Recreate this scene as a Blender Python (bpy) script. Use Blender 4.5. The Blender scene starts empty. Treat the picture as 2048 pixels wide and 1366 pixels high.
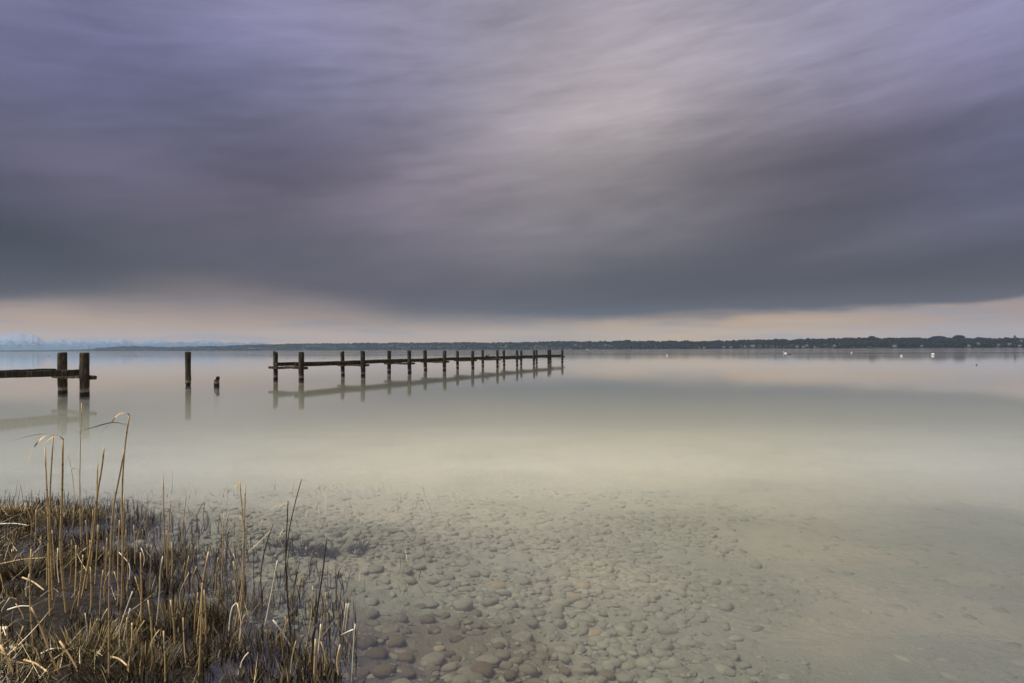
import bpy, math, random
import numpy as np
from mathutils import Vector, Matrix

random.seed(7)
rng = np.random.default_rng(11)
scn = bpy.context.scene
col = scn.collection
F = 1365.33          # focal length in photo pixels (24 mm on a 36 mm frame)
CAM_H = 1.4
PITCH = math.atan((699.2 - 683.0) / F)
ROLL = 0.0042

# ------------------------------------------------------------------ camera
cam_d = bpy.data.cameras.new('camera')
cam = bpy.data.objects.new('camera', cam_d)
col.objects.link(cam)
cam_d.lens = 24.0
cam_d.sensor_width = 36.0
cam_d.clip_start = 0.05
cam_d.clip_end = 80000
R = Matrix.Rotation(math.pi / 2 + PITCH, 4, 'X') @ Matrix.Rotation(-ROLL, 4, 'Z')
cam.matrix_world = Matrix.Translation((0, 0, CAM_H)) @ R
scn.camera = cam
R3 = R.to_3x3()
CAM = Vector((0, 0, CAM_H))


def ray(px, py):
    return (R3 @ Vector(((px - 1024) / F, (683 - py) / F, -1.0)))


def at(px, py, z=0.0):
    d = ray(px, py)
    return CAM + d * ((z - CAM_H) / d.z)


def aty(px, py, y):
    d = ray(px, py)
    return CAM + d * (y / d.y)


# ------------------------------------------------------------------ helpers
def tag(o, label=None, cat=None, group=None, kind=None):
    if label: o['label'] = label
    if cat: o['category'] = cat
    if group: o['group'] = group
    if kind: o['kind'] = kind
    return o


def empty(name, loc, label, cat, group=None):
    o = bpy.data.objects.new(name, None)
    o.empty_display_size = 0.1
    o.location = loc
    col.objects.link(o)
    return tag(o, label, cat, group)


def mesh_np(name, v, faces, smooth=True):
    """v: (n,3) array, faces: list of arrays (m,k)"""
    me = bpy.data.meshes.new(name)
    v = np.asarray(v, dtype=np.float32)
    fs = [np.asarray(f, dtype=np.int32) for f in faces if len(f)]
    me.vertices.add(len(v))
    me.vertices.foreach_set('co', v.ravel())
    loops = np.concatenate([f.ravel() for f in fs])
    tot = np.concatenate([np.full(len(f), f.shape[1], np.int32) for f in fs])
    start = np.concatenate([[0], np.cumsum(tot)[:-1]]).astype(np.int32)
    me.loops.add(len(loops))
    me.loops.foreach_set('vertex_index', loops)
    me.polygons.add(len(tot))
    me.polygons.foreach_set('loop_start', start)
    me.polygons.foreach_set('loop_total', tot)
    me.polygons.foreach_set('use_smooth', np.full(len(tot), smooth))
    me.update(calc_edges=True)
    me.validate()
    return me


def link(name, me, mat=None, parent=None):
    o = bpy.data.objects.new(name, me)
    if mat is not None and not me.materials:
        me.materials.append(mat)
    col.objects.link(o)
    if parent is not None:
        o.parent = parent
    return o


class MB:
    def __init__(s):
        s.v, s.q, s.t, s.n = [], [], [], 0

    def add(s, v, q=(), t=()):
        v = np.asarray(v, float)
        if len(q): s.q.append(np.asarray(q) + s.n)
        if len(t): s.t.append(np.asarray(t) + s.n)
        s.v.append(v)
        s.n += len(v)

    def mesh(s, name, smooth=True):
        fs = []
        if s.q: fs.append(np.concatenate(s.q))
        if s.t: fs.append(np.concatenate(s.t))
        return mesh_np(name, np.concatenate(s.v), fs, smooth)


def _h(ix, iy, seed):
    n = (ix.astype(np.int64) * 374761393 + iy.astype(np.int64) * 668265263 + seed * 974711) & 0xffffffff
    n = ((n ^ (n >> 13)) * 1274126177) & 0xffffffff
    n = n ^ (n >> 16)
    return (n & 0xffff) / 65535.0


def vnoise(x, y, seed=0):
    x = np.asarray(x, float); y = np.asarray(y, float)
    ix = np.floor(x); iy = np.floor(y)
    fx = x - ix; fy = y - iy
    fx = fx * fx * fx * (fx * (fx * 6 - 15) + 10); fy = fy * fy * fy * (fy * (fy * 6 - 15) + 10)
    a = _h(ix, iy, seed); b = _h(ix + 1, iy, seed); c = _h(ix, iy + 1, seed); d = _h(ix + 1, iy + 1, seed)
    return (a * (1 - fx) + b * fx) * (1 - fy) + (c * (1 - fx) + d * fx) * fy


def fbm(x, y, seed=0, oct=4, gain=0.5):
    s = 0; a = 1; t = 0
    for i in range(oct):
        s = s + a * vnoise(x * 2 ** i + 17.3 * i, y * 2 ** i + 9.1 * i, seed + i); t += a; a *= gain
    return s / t


def tube(mb, pts, rad, n=6, cap=True, flat=1.0):
    """a tube through pts with a radius per point"""
    P = np.array([tuple(p) for p in pts], float)
    m = len(P)
    T = np.gradient(P, axis=0)
    T /= np.linalg.norm(T, axis=1)[:, None] + 1e-12
    ref = np.array([0, 1.0, 0]) if abs(T[0][1]) < 0.9 else np.array([1.0, 0, 0])
    A = np.cross(T, ref); A /= np.linalg.norm(A, axis=1)[:, None] + 1e-12
    B = np.cross(T, A)
    th = np.linspace(0, 2 * np.pi, n, endpoint=False)
    rad = np.asarray(rad, float)
    V = P[:, None, :] + rad[:, None, None] * (np.cos(th)[None, :, None] * A[:, None, :] + flat * np.sin(th)[None, :, None] * B[:, None, :])
    V = V.reshape(-1, 3)
    i = np.arange(m - 1)[:, None] * n; j = np.arange(n)[None, :]; k = (j + 1) % n
    Q = np.stack([i + j, i + k, i + n + k, i + n + j], -1).reshape(-1, 4)
    if cap:
        V = np.vstack([V, P[:1], P[-1:]])
        c0, c1 = m * n, m * n + 1
        jj = np.arange(n); kk = (jj + 1) % n
        t = np.vstack([np.stack([kk, jj, np.full(n, c0)], 1), np.stack([(m - 1) * n + jj, (m - 1) * n + kk, np.full(n, c1)], 1)])
        mb.add(V, Q, t)
    else:
        mb.add(V, Q)


def resample(pts, n):
    P = np.array([tuple(p) for p in pts], float)
    d = np.concatenate([[0], np.cumsum(np.linalg.norm(np.diff(P, axis=0), axis=1))])
    s = np.linspace(0, d[-1], n)
    # smooth (Catmull-Rom-like) through cubic Hermite on chord length
    m = np.gradient(P, d + np.arange(len(d)) * 1e-9, axis=0) if len(P) > 2 else np.repeat([(P[1] - P[0]) / max(d[1], 1e-9)], 2, 0)
    out = []
    for x in s:
        i = min(max(np.searchsorted(d, x) - 1, 0), len(P) - 2)
        h = d[i + 1] - d[i]; t = (x - d[i]) / max(h, 1e-9)
        out.append((2 * t**3 - 3 * t**2 + 1) * P[i] + (t**3 - 2 * t**2 + t) * h * m[i] + (-2 * t**3 + 3 * t**2) * P[i + 1] + (t**3 - t**2) * h * m[i + 1])
    return np.array(out)


def ico(sub):
    import bmesh
    bm = bmesh.new()
    bmesh.ops.create_icosphere(bm, subdivisions=sub, radius=1.0)
    v = np.array([x.co[:] for x in bm.verts]); f = np.array([[q.index for q in p.verts] for p in bm.faces])
    bm.free()
    return v, f


# ------------------------------------------------------------------ material helpers
class NT:
    def __init__(s, tree):
        s.t = tree; s.n = tree.nodes; s.l = tree.links

    def new(s, typ, **kw):
        n = s.n.new(typ)
        for k, v in kw.items(): setattr(n, k, v)
        return n

    def put(s, sock, v):
        if isinstance(v, bpy.types.NodeSocket): s.l.new(v, sock)
        elif v is not None: sock.default_value = v

    def m(s, op, a, b=None, c=None, clamp=False):
        n = s.new('ShaderNodeMath', operation=op); n.use_clamp = clamp
        s.put(n.inputs[0], a)
        if b is not None: s.put(n.inputs[1], b)
        if c is not None: s.put(n.inputs[2], c)
        return n.outputs[0]

    def mix(s, f, a, b, mode='MIX'):
        n = s.new('ShaderNodeMix', data_type='RGBA', blend_type=mode)
        s.put(n.inputs[0], f); s.put(n.inputs[6], a); s.put(n.inputs[7], b)
        return n.outputs[2]

    def noise(s, vec, scale, detail=3, rough=0.5, dist=0.0):
        n = s.new('ShaderNodeTexNoise')
        if vec is not None: s.l.new(vec, n.inputs['Vector'])
        n.inputs['Scale'].default_value = scale; n.inputs['Detail'].default_value = detail
        n.inputs['Roughness'].default_value = rough; n.inputs['Distortion'].default_value = dist
        return n.outputs['Fac']

    def ramp(s, f, stops, interp='LINEAR'):
        n = s.new('ShaderNodeValToRGB'); cr = n.color_ramp; cr.interpolation = interp
        while len(cr.elements) > 1: cr.elements.remove(cr.elements[-1])
        for i, (p, c) in enumerate(stops):
            e = cr.elements[0] if i == 0 else cr.elements.new(p)
            e.position = p
            if not isinstance(c, (tuple, list)): c = (c, c, c)
            e.color = (*c, 1) if len(c) == 3 else c
        s.l.new(f, n.inputs[0])
        return n.outputs[0]

    def sstep(s, x, lo, hi):
        n = s.new('ShaderNodeMapRange', interpolation_type='SMOOTHSTEP')
        s.put(n.inputs[0], x); s.put(n.inputs[1], lo); s.put(n.inputs[2], hi)
        n.inputs[3].default_value = 0; n.inputs[4].default_value = 1
        return n.outputs[0]

    def scalev(s, vec, sc):
        n = s.new('ShaderNodeMapping'); s.l.new(vec, n.inputs[0]); n.inputs['Scale'].default_value = sc
        return n.outputs[0]


def material(name):
    m = bpy.data.materials.new(name); m.use_nodes = True
    nt = NT(m.node_tree)
    bsdf = m.node_tree.nodes['Principled BSDF']
    return m, nt, bsdf


def bump(nt, h, strength, dist, bsdf):
    b = nt.new('ShaderNodeBump'); b.inputs['Strength'].default_value = strength; b.inputs['Distance'].default_value = dist
    nt.l.new(h, b.inputs['Height']); nt.l.new(b.outputs[0], bsdf.inputs['Normal'])


# weathered wood of the jetty
def wood_material():
    m, nt, b = material('weathered_wood')
    geo = nt.new('ShaderNodeNewGeometry'); tc = nt.new('ShaderNodeTexCoord')
    pos = geo.outputs['Position']
    sep = nt.new('ShaderNodeSeparateXYZ'); nt.l.new(pos, sep.inputs[0])
    z = sep.outputs[2]
    n1 = nt.noise(nt.scalev(pos, (14, 14, 3)), 1.0, 5, 0.6)
    n2 = nt.noise(nt.scalev(pos, (60, 60, 5)), 1.0, 3, 0.6)
    c = nt.ramp(n1, [(0.3, (0.018, 0.013, 0.009)), (0.5, (0.042, 0.033, 0.023)), (0.62, (0.075, 0.063, 0.047)), (0.76, (0.23, 0.205, 0.17))])
    c = nt.mix(nt.m('MULTIPLY', nt.sstep(n2, 0.5, 0.75), 0.6), c, (0.018, 0.014, 0.010, 1))
    # tide mark: bleached rim above, wet black band below
    zz = nt.m('ADD', z, nt.m('MULTIPLY', nt.m('SUBTRACT', nt.noise(nt.scalev(pos, (30, 30, 3)), 1.0, 3, 0.6), 0.5), 0.14))
    pale = nt.m('MULTIPLY', nt.sstep(zz, 0.10, 0.13), nt.m('SUBTRACT', 1.0, nt.sstep(zz, 0.15, 0.27)))
    c = nt.mix(nt.m('MULTIPLY', pale, 0.8), c, (0.23, 0.20, 0.165, 1))
    wet = nt.m('SUBTRACT', 1.0, nt.sstep(zz, 0.09, 0.13))
    c = nt.mix(wet, c, (0.012, 0.009, 0.006, 1))
    nt.l.new(c, b.inputs['Base Color'])
    nt.l.new(nt.m('SUBTRACT', 0.9, nt.m('MULTIPLY', wet, 0.45)), b.inputs['Roughness'])
    b.inputs['Specular IOR Level'].default_value = 0.25
    bump(nt, n2, 0.8, 0.02, b)
    return m


WOOD = wood_material()


def simple_mat(name, color, rough=0.8, var=0.25, scale=20.0, spec=0.3, stretch=(1, 1, 1)):
    m, nt, b = material(name)
    tc = nt.new('ShaderNodeTexCoord')
    n = nt.noise(nt.scalev(tc.outputs['Object'], stretch), scale, 4, 0.6)
    lo = tuple(c * (1 - var) for c in color); hi = tuple(min(1, c * (1 + var)) for c in color)
    nt.l.new(nt.ramp(n, [(0.3, lo), (0.7, hi)]), b.inputs['Base Color'])
    b.inputs['Roughness'].default_value = rough
    b.inputs['Specular IOR Level'].default_value = spec
    return m


def blade_mat(name, c1, c2, rough=0.6, spec=0.4, trans=0.25):
    """plant material: colour differs per blade through the 'tint' attribute"""
    m, nt, b = material(name)
    a = nt.new('ShaderNodeAttribute'); a.attribute_name = 'tint'
    c = nt.mix(a.outputs['Fac'], (*c1, 1), (*c2, 1))
    nt.l.new(c, b.inputs['Base Color'])
    b.inputs['Roughness'].default_value = rough
    b.inputs['Specular IOR Level'].default_value = spec
    return m


# ------------------------------------------------------------------ ground height
BA = np.array([-4.6, 6.0]); BN = np.array([-3.4, -3.2]) / math.hypot(3.4, 3.2)


def bank_s(x, y):
    """metres inside the muddy bank (negative: out in the lake)"""
    s = (x - BA[0]) * BN[0] + (y - BA[1]) * BN[1]
    s = s - 1.3 * np.clip(y - 6.1, 0, 9) - 1.0 * np.clip(-4.6 - x, 0, 9) * np.clip(y - 5.2, 0, 1)
    return s + 0.5 * (fbm(x * 1.1, y * 1.1, 5, 3) - 0.5)


def ground_z(x, y):
    x = np.asarray(x, float); y = np.asarray(y, float)
    zl = -(0.16 + 0.036 * np.clip(y - 2, 0, 8) + 0.030 * np.clip(y - 10, 0, 6) + 0.065 * np.clip(y - 16, 0, 60))
    zl = np.where(y < 2, -0.16 + 0.09 * (2 - y), zl)
    zl = np.minimum(zl, 1.2)
    near = np.clip(1.5 - y / 40, 0, 1)
    zl = zl + near * (0.05 * (fbm(x * 0.9, y * 0.9, 1, 4) - 0.5) + 0.016 * (fbm(x * 6, y * 6, 2, 3) - 0.5))
    s = bank_s(x, y)
    zb = np.clip(0.018 + 0.09 * s, -9, 0.10) + 0.075 * (fbm(x * 3.1, y * 3.1, 3, 3) - 0.5) + 0.05 * (fbm(x * 13, y * 13, 4, 2) - 0.5)
    k = 0.03
    return np.maximum(zl, zb) + k * np.exp(-np.abs(zl - zb) / k) * 0.35


# ------------------------------------------------------------------ lakebed / shore (one sheet)
def axis(lo, hi, step, far_lo, far_hi, g=1.22):
    a = list(np.arange(lo, hi + 1e-6, step))
    d = step
    while a[-1] < far_hi:
        d *= g; a.append(a[-1] + d)
    d = step
    while a[0] > far_lo:
        d *= g; a.insert(0, a[0] - d)
    return np.array(a)


gx = axis(-6.5, 5.5, 0.028, -9000, 9000)
gy = axis(1.9, 9.0, 0.028, -60, 16500)
X, Y = np.meshgrid(gx, gy)
Z = ground_z(X, Y)
Z = np.maximum(Z, -3.4)
nx, ny = len(gx), len(gy)
idx = np.arange(nx * ny).reshape(ny, nx)
Q = np.stack([idx[:-1, :-1], idx[:-1, 1:], idx[1:, 1:], idx[1:, :-1]], -1).reshape(-1, 4)


def silt_color(nt, pos, x, y):
    """pale lake marl: thin and grey at the stony margin, thick and creamy farther out, made extra pale to brighten the water"""
    mid = nt.noise(pos, 7, 4, 0.6)
    big = nt.noise(pos, 0.55, 3, 0.55)
    yy = nt.m('ADD', y, nt.m('MULTIPLY', nt.m('SUBTRACT', big, 0.5), 4.0))
    far = nt.ramp(nt.m('DIVIDE', yy, 12.0), [(.2, .0), (.33, .05), (.45, .13), (.57, .26), (.70, .56), (.88, 1.0)])
    side = nt.sstep(nt.m('ABSOLUTE', nt.m('SUBTRACT', nt.m('DIVIDE', x, nt.m('MAXIMUM', y, 1.0)), 0.08)), 0.15, 0.7)
    pale = nt.mix(side, (0.92, 0.865, 0.70, 1), (0.84, 0.84, 0.84, 1))
    silt = nt.mix(far, (0.155, 0.158, 0.113, 1), pale)  # marl tone, its far paleness also standing in for brightness of the water
    silt = nt.mix(nt.m('MULTIPLY', nt.sstep(big, 0.45, 0.65), 0.25), silt, (0.44, 0.35, 0.22, 1))
    dx = nt.m('DIVIDE', nt.m('ADD', x, 0.42), 0.75); dy = nt.m('DIVIDE', nt.m('SUBTRACT', y, 3.25), 0.72)
    r2 = nt.m('ADD', nt.m('MULTIPLY', dx, dx), nt.m('MULTIPLY', dy, dy))
    rust = nt.m('SUBTRACT', 1.0, nt.sstep(nt.m('ADD', r2, nt.m('MULTIPLY', nt.m('SUBTRACT', mid, 0.5), 2.2)), 0.4, 1.5))
    silt = nt.mix(nt.m('MULTIPLY', rust, 0.75), silt, (0.088, 0.072, 0.040, 1))
    # bed painted darker far out, so reflections on the water look deeper
    deep = nt.sstep(nt.m('ADD', y, nt.m('MULTIPLY', nt.m('SUBTRACT', big, 0.5), 8.0)), 13.0, 34.0)
    silt = nt.mix(deep, silt, (0.10, 0.10, 0.06, 1))
    return silt, far, mid


def bed_material():
    m, nt, b = material('silt_and_mud')
    geo = nt.new('ShaderNodeNewGeometry'); pos = geo.outputs['Position']
    sep = nt.new('ShaderNodeSeparateXYZ'); nt.l.new(pos, sep.inputs[0])
    x, y, z = sep.outputs
    fine = nt.noise(pos, 55, 4, 0.65)
    silt, far, mid = silt_color(nt, pos, x, y)
    silt = nt.mix(nt.m('MULTIPLY', nt.sstep(mid, 0.48, 0.7), 0.4), silt, nt.mix(0.5, silt, (0.10, 0.10, 0.075, 1)))
    silt = nt.mix(nt.m('MULTIPLY', nt.sstep(fine, 0.5, 0.72), 0.3), silt, nt.mix(0.65, silt, (0.07, 0.065, 0.045, 1)))
    mud = nt.ramp(nt.noise(pos, 16, 5, 0.65), [(0.3, (0.005, 0.0032, 0.0016)), (0.5, (0.016, 0.011, 0.006)), (0.75, (0.06, 0.042, 0.024))])
    bx = nt.m('ADD', nt.m('MULTIPLY', nt.m('ADD', x, 4.6), BN[0]), nt.m('MULTIPLY', nt.m('SUBTRACT', y, 6.0), BN[1]))
    bx = nt.m('SUBTRACT', bx, nt.m('MULTIPLY', nt.m('MAXIMUM', nt.m('SUBTRACT', y, 6.1), 0.0), 1.3))
    mk = nt.sstep(nt.m('ADD', bx, nt.m('MULTIPLY', nt.m('SUBTRACT', mid, 0.5), 0.9)), -1.45, -0.6)
    pool_lift_z = nt.sstep(z, -0.075, 0.0)
    mud = nt.mix(pool_lift_z, nt.mix(.45, mud, (.20, .18, .15, 1)), mud)  # mud painted paler under the pools, for the bright sky they mirror
    c = nt.mix(mk, silt, mud)
    nt.l.new(c, b.inputs['Base Color'])
    b.inputs['Roughness'].default_value = 0.75
    b.inputs['Specular IOR Level'].default_value = 0.3
    h = nt.m('ADD', nt.m('MULTIPLY', fine, nt.m('ADD', 0.5, mk)), nt.m('MULTIPLY', mid, 0.8))
    vo = nt.new('ShaderNodeTexVoronoi'); vo.feature = 'SMOOTH_F1'; vo.inputs['Scale'].default_value = 13; vo.inputs['Smoothness'].default_value = .25
    nt.l.new(nt.scalev(pos, (1, 1.25, 0)), vo.inputs['Vector'])
    cob = nt.m('SUBTRACT', 1.0, nt.sstep(vo.outputs['Distance'], 0.1, .62))
    patch = nt.m('MULTIPLY', nt.m('MULTIPLY', nt.m('SUBTRACT', 1.0, nt.m('MULTIPLY', nt.sstep(nt.m('DIVIDE', x, nt.m('MAXIMUM', y, 1.0)), .1, .45), .75)), nt.sstep(nt.noise(pos, 1.6, 3, .5), .40, .58)), nt.m('SUBTRACT', 1.0, nt.m('MULTIPLY', far, .7)))
    h = nt.m('ADD', h, nt.m('MULTIPLY', nt.m('MULTIPLY', cob, patch), nt.m('SUBTRACT', 1.4, mk)))
    bump(nt, h, 0.8, 0.035, b)
    return m


BED = bed_material()
bed = link('lakebed', mesh_np('lakebed', np.stack([X, Y, Z], -1).reshape(-1, 3), [Q]), BED)
tag(bed, 'pale silty lake bottom rising into a dark muddy bank', 'lakebed', kind='structure')


# ------------------------------------------------------------------ water
def water_material():
    m = bpy.data.materials.new('lake_water'); m.use_nodes = True
    nt = NT(m.node_tree); nt.n.clear()
    out = nt.new('ShaderNodeOutputMaterial')
    geo = nt.new('ShaderNodeNewGeometry'); pos = geo.outputs['Position']
    sep = nt.new('ShaderNodeSeparateXYZ'); nt.l.new(pos, sep.inputs[0])
    # wind streaks: long bands of ruffled water far out
    streak = nt.noise(nt.scalev(pos, (0.0009, 0.012, 1)), 1.0, 3, 0.55)
    far = nt.sstep(sep.outputs[1], 60.0, 260.0)
    ro = nt.m('ADD', 0.034, nt.m('MULTIPLY', far, nt.m('MULTIPLY', nt.sstep(streak, 0.42, 0.62), 0.07)))
    gl = nt.new('ShaderNodeBsdfGlossy'); gl.distribution = 'GGX'
    gl.inputs['Color'].default_value = (1, 1, 1, 1)
    nt.l.new(ro, gl.inputs['Roughness'])
    rip = nt.noise(nt.scalev(pos, (2.2, 6.0, 1)), 1.0, 4, 0.55)
    bp = nt.new('ShaderNodeBump'); bp.inputs['Strength'].default_value = 0.12; bp.inputs['Distance'].default_value = 0.0045
    nt.l.new(nt.m('ADD', 0.10, nt.m('MULTIPLY', nt.m('SUBTRACT', 1.0, nt.sstep(sep.outputs[1], 5.0, 13.0)), 0.30)), bp.inputs['Strength'])
    nt.l.new(rip, bp.inputs['Height'])
    nt.l.new(bp.outputs[0], gl.inputs['Normal'])
    tr = nt.new('ShaderNodeBsdfTransparent'); tr.inputs['Color'].default_value = (0.97, 0.98, 0.96, 1)
    fr = nt.new('ShaderNodeFresnel'); fr.inputs['IOR'].default_value = 1.58
    mx = nt.new('ShaderNodeMixShader')
    nt.l.new(fr.outputs[0], mx.inputs[0]); nt.l.new(tr.outputs[0], mx.inputs[1]); nt.l.new(gl.outputs[0], mx.inputs[2])
    nt.l.new(mx.outputs[0], out.inputs['Surface'])
    vol = nt.new('ShaderNodeVolumePrincipled')
    vol.inputs['Color'].default_value = (0.71, 0.71, 0.675, 1)
    vol.inputs['Density'].default_value = WATER_DENSITY
    vol.inputs['Anisotropy'].default_value = 0.0
    nt.l.new(vol.outputs[0], out.inputs['Volume'])
    return m


WATER_DENSITY = 0.24
wx0, wx1, wy0, wy1, wz0 = -8500, 8500, -12, 15500, -3.7
wv = [(wx0, wy0, wz0), (wx1, wy0, wz0), (wx1, wy1, wz0), (wx0, wy1, wz0), (wx0, wy0, 0), (wx1, wy0, 0), (wx1, wy1, 0), (wx0, wy1, 0)]
wq = [(3, 2, 1, 0), (4, 5, 6, 7), (0, 1, 5, 4), (1, 2, 6, 5), (2, 3, 7, 6), (3, 0, 4, 7)]
water = link('water', mesh_np('water', wv, [wq], smooth=False), water_material())
tag(water, 'glassy calm lake water', 'lake', kind='structure')

# ------------------------------------------------------------------ jetty
def post_mesh(x, y, top, r, seed, bottom=-2.2, lean=(0, 0), notch=(), slant=0.0, jag=None, sq=0.0, n=20):
    """a wooden pile with uneven sides, worn edges and a bevelled head"""
    rs = random.Random(seed)
    zs = list(np.linspace(bottom, -0.15, 6)) + list(np.linspace(-0.1, 0.4, 14)) + list(np.linspace(0.45, top - 0.05, 12)) + [top - 0.03, top - 0.012, top]
    zs = [z for z in zs if z <= top]
    if jag: zs = list(np.linspace(bottom, 0.0, 6)) + list(np.linspace(0.03, 1.0, 14))
    th = np.linspace(0, 2 * np.pi, n, endpoint=False)
    rows = []
    wob = [rs.uniform(-.012, .012) for _ in range(8)]
    for z in zs:
        rr = r * (1.0 + 0.02 * math.sin(z * 5 + seed))
        if not jag:
            if z >= top - 0.001: rr *= 0.84
            elif z >= top - 0.013: rr *= 0.93
            elif z >= top - 0.031: rr *= 0.985
        else:
            pass
        a = rr * (1 + 0.055 * (vnoise(np.cos(th) * 2 + seed * 3.1, np.sin(th) * 2 + z * 3.0, seed) - .5) * 2)
        # flatten towards a squared section
        if sq:
            a = a * (1 + sq * (np.abs(np.sin(2 * th)) - 0.5))
        for (z0, w, amt, th0, span) in notch:
            f = math.exp(-((z - z0) / w) ** 2)
            ang = np.exp(-(((th - th0 + np.pi) % (2 * np.pi) - np.pi) / span) ** 2)
            a = a * (1 - amt * f * ang)
        cx = x + lean[0] * z + wob[int(z * 3) % 8] * 0.3; cy = y + lean[1] * z
        zz = np.full(n, z)
        if jag:
            hmax = np.array([jag(c) for c in np.cos(th)])
            zz = np.where(z > 0, z * hmax, z)
        elif z > top - 0.04:
            zz = zz + slant * np.cos(th)
        rows.append(np.stack([cx + a * np.cos(th), cy + a * np.sin(th), zz], -1))
    m = len(rows)
    V = np.concatenate(rows)
    i = np.arange(m - 1)[:, None] * n; j = np.arange(n)[None, :]; k = (j + 1) % n
    Qd = np.stack([i + j, i + k, i + n + k, i + n + j], -1).reshape(-1, 4)
    c = V[-n:].mean(0)
    if jag: c[2] = V[-n:, 2].min() - 0.03
    V = np.vstack([V, c])
    jj = np.arange(n)
    T = np.stack([(m - 1) * n + jj, (m - 1) * n + (jj + 1) % n, np.full(n, m * n)], 1)
    return mesh_np('post', V, [Qd, T])


def beam_mesh(p0, p1, w, h, seed, rough=0.012, seg=26):
    p0 = np.array(p0, float); p1 = np.array(p1, float)
    d = p1 - p0; L = np.linalg.norm(d); d /= L
    s = np.cross(d, [0, 0, 1.0]); s /= np.linalg.norm(s); u = np.cross(s, d)
    b = 0.14
    prof = np.array([(-1, -1 + b), (-1 + b, -1), (1 - b, -1), (1, -1 + b), (1, 1 - b), (1 - b, 1), (-1 + b, 1), (-1, 1 - b)])
    n = 8; V = []
    rs = np.random.default_rng(seed)
    for i in range(seg + 1):
        t = i / seg
        e = 0.93 if i in (0, seg) else 1
        j = (rs.random((n, 2)) - .5) * rough * 2
        sag = 0.012 * math.sin(t * 9 + seed)
        for kx in range(n):
            V.append(p0 + d * L * t + d * ((rs.random() - .5) * 0.05 if i in (0, seg) else 0) + s * (prof[kx, 0] * w / 2 * e + j[kx, 0]) + u * (prof[kx, 1] * h / 2 * e + j[kx, 1] + sag))
    i = np.arange(seg)[:, None] * n; j = np.arange(n)[None, :]; k = (j + 1) % n
    Qd = np.stack([i + j, i + k, i + n + k, i + n + j], -1).reshape(-1, 4)
    V = V + [np.mean(V[:n], 0), np.mean(V[-n:], 0)]
    jj = np.arange(n); c0 = (seg + 1) * n
    T = np.vstack([np.stack([(jj + 1) % n, jj, np.full(n, c0)], 1), np.stack([seg * n + jj, seg * n + (jj + 1) % n, np.full(n, c0 + 1)], 1)])
    return mesh_np('beam', V, [Qd, T], smooth=False)


def col_line(px, A, B):
    """point of the plan line A-B that the photo's pixel column px crosses"""
    k = (px - 1024) / F
    # A + t(B-A): x = k*y
    t = (k * A[1] - A[0]) / ((B[0] - A[0]) - k * (B[1] - A[1]))
    return (A[0] + t * (B[0] - A[0]), A[1] + t * (B[1] - A[1]))


LA = ((551 - 1024) / F * 32.8, 32.8); LB = ((1101 - 1024) / F * 75.9, 75.9)
RA = ((602.5 - 1024) / F * 31.9, 31.9); RB = ((1124.3 - 1024) / F * 75.2, 75.2)
Lp = [551, 685.6, 778, 850.6, 915, 965.6, 1008, 1042, 1073, 1101]
Rp = [602.5, 726, 819, 888.7, 945.5, 994.7, 1034, 1067.5, 1097, 1124.3]
Lpos = [col_line(p, LA, LB) for p in Lp]
Rpos = [col_line(p, RA, RB) for p in Rp]


def lerp(a, b, t): return (a[0] + (b[0] - a[0]) * t, a[1] + (b[1] - a[1]) * t)


def make_bents(root, L, Rr, seed, last=True):
    for i, (l, r) in enumerate(zip(L, Rr)):
        rs = random.Random(seed + i)
        for k, p in enumerate((l, r)):
            rad = 0.118 + rs.uniform(-.016, .014)
            H = 1.36 + rs.uniform(-.035, .03)
            nt_ = [(0.06, 0.10, 0.10, rs.uniform(0, 6.28), 1.2), (0.3, 0.2, 0.08, rs.uniform(0, 6.28), 1.0)]
            o = link('post', post_mesh(p[0], p[1], H, rad, seed * 7 + i * 2 + k, lean=(rs.uniform(-.022, .018), rs.uniform(-.02, .02)), notch=nt_, slant=rs.uniform(-.03, .03)), WOOD, root)
        # crossbeam: in front of the far-side pile, behind the near one
        d = np.array([r[0] - l[0], r[1] - l[1]]); Ld = np.linalg.norm(d); d /= Ld
        nrm = np.array([d[1], -d[0]])
        if nrm[1] > 0: nrm = -nrm
        e0 = np.array(l) - d * (0.24 + rs.uniform(-.03, .03)) + nrm * 0.175; e1 = np.array(r) + d * (0.24 + rs.uniform(-.05, .05)) - nrm * 0.175
        dz = rs.uniform(-.012, .012)
        link('crossbeam', beam_mesh((*e0, 0.585 + dz), (*e1, 0.582 + dz), 0.105, 0.115, seed + 50 + i), WOOD, root)
        # round bolt head fixing the crossbeam to each pile
        for p, sgn in ((l, 1), (r, 1)):
            mb = MB(); c = np.array([p[0], p[1]]) + nrm * (0.232 if p is l else 0.128)
            tube(mb, [(c[0], c[1], 0.585 + dz), (c[0] + nrm[0] * .03, c[1] + nrm[1] * .03, 0.585 + dz)], [.018, .016], 8)
            link('bolt', mb.mesh('bolt'), IRON, root)


IRON = simple_mat('rusty_iron', (0.05, 0.03, 0.02), 0.7, 0.4, 60)
jet = empty('jetty', (Lpos[0][0], Lpos[0][1], 0), 'long broken jetty of ten pairs of dark piles running away over the lake', 'jetty')
jet_inv = Matrix.Translation((-Lpos[0][0], -Lpos[0][1], 0))


def parent_all(root):
    bpy.context.view_layer.update()
    inv = root.matrix_world.inverted()
    for ch in root.children:
        ch.matrix_parent_inverse = inv
        for g in ch.children: g.matrix_parent_inverse = Matrix.Identity(4)


make_bents(jet, Lpos, Rpos, 3)


def inset(l, r, off):
    d = np.array([r[0] - l[0], r[1] - l[1]]); Ld = np.linalg.norm(d); d /= Ld
    return np.array(l) + d * off if off > 0 else np.array(r) + d * off


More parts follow.
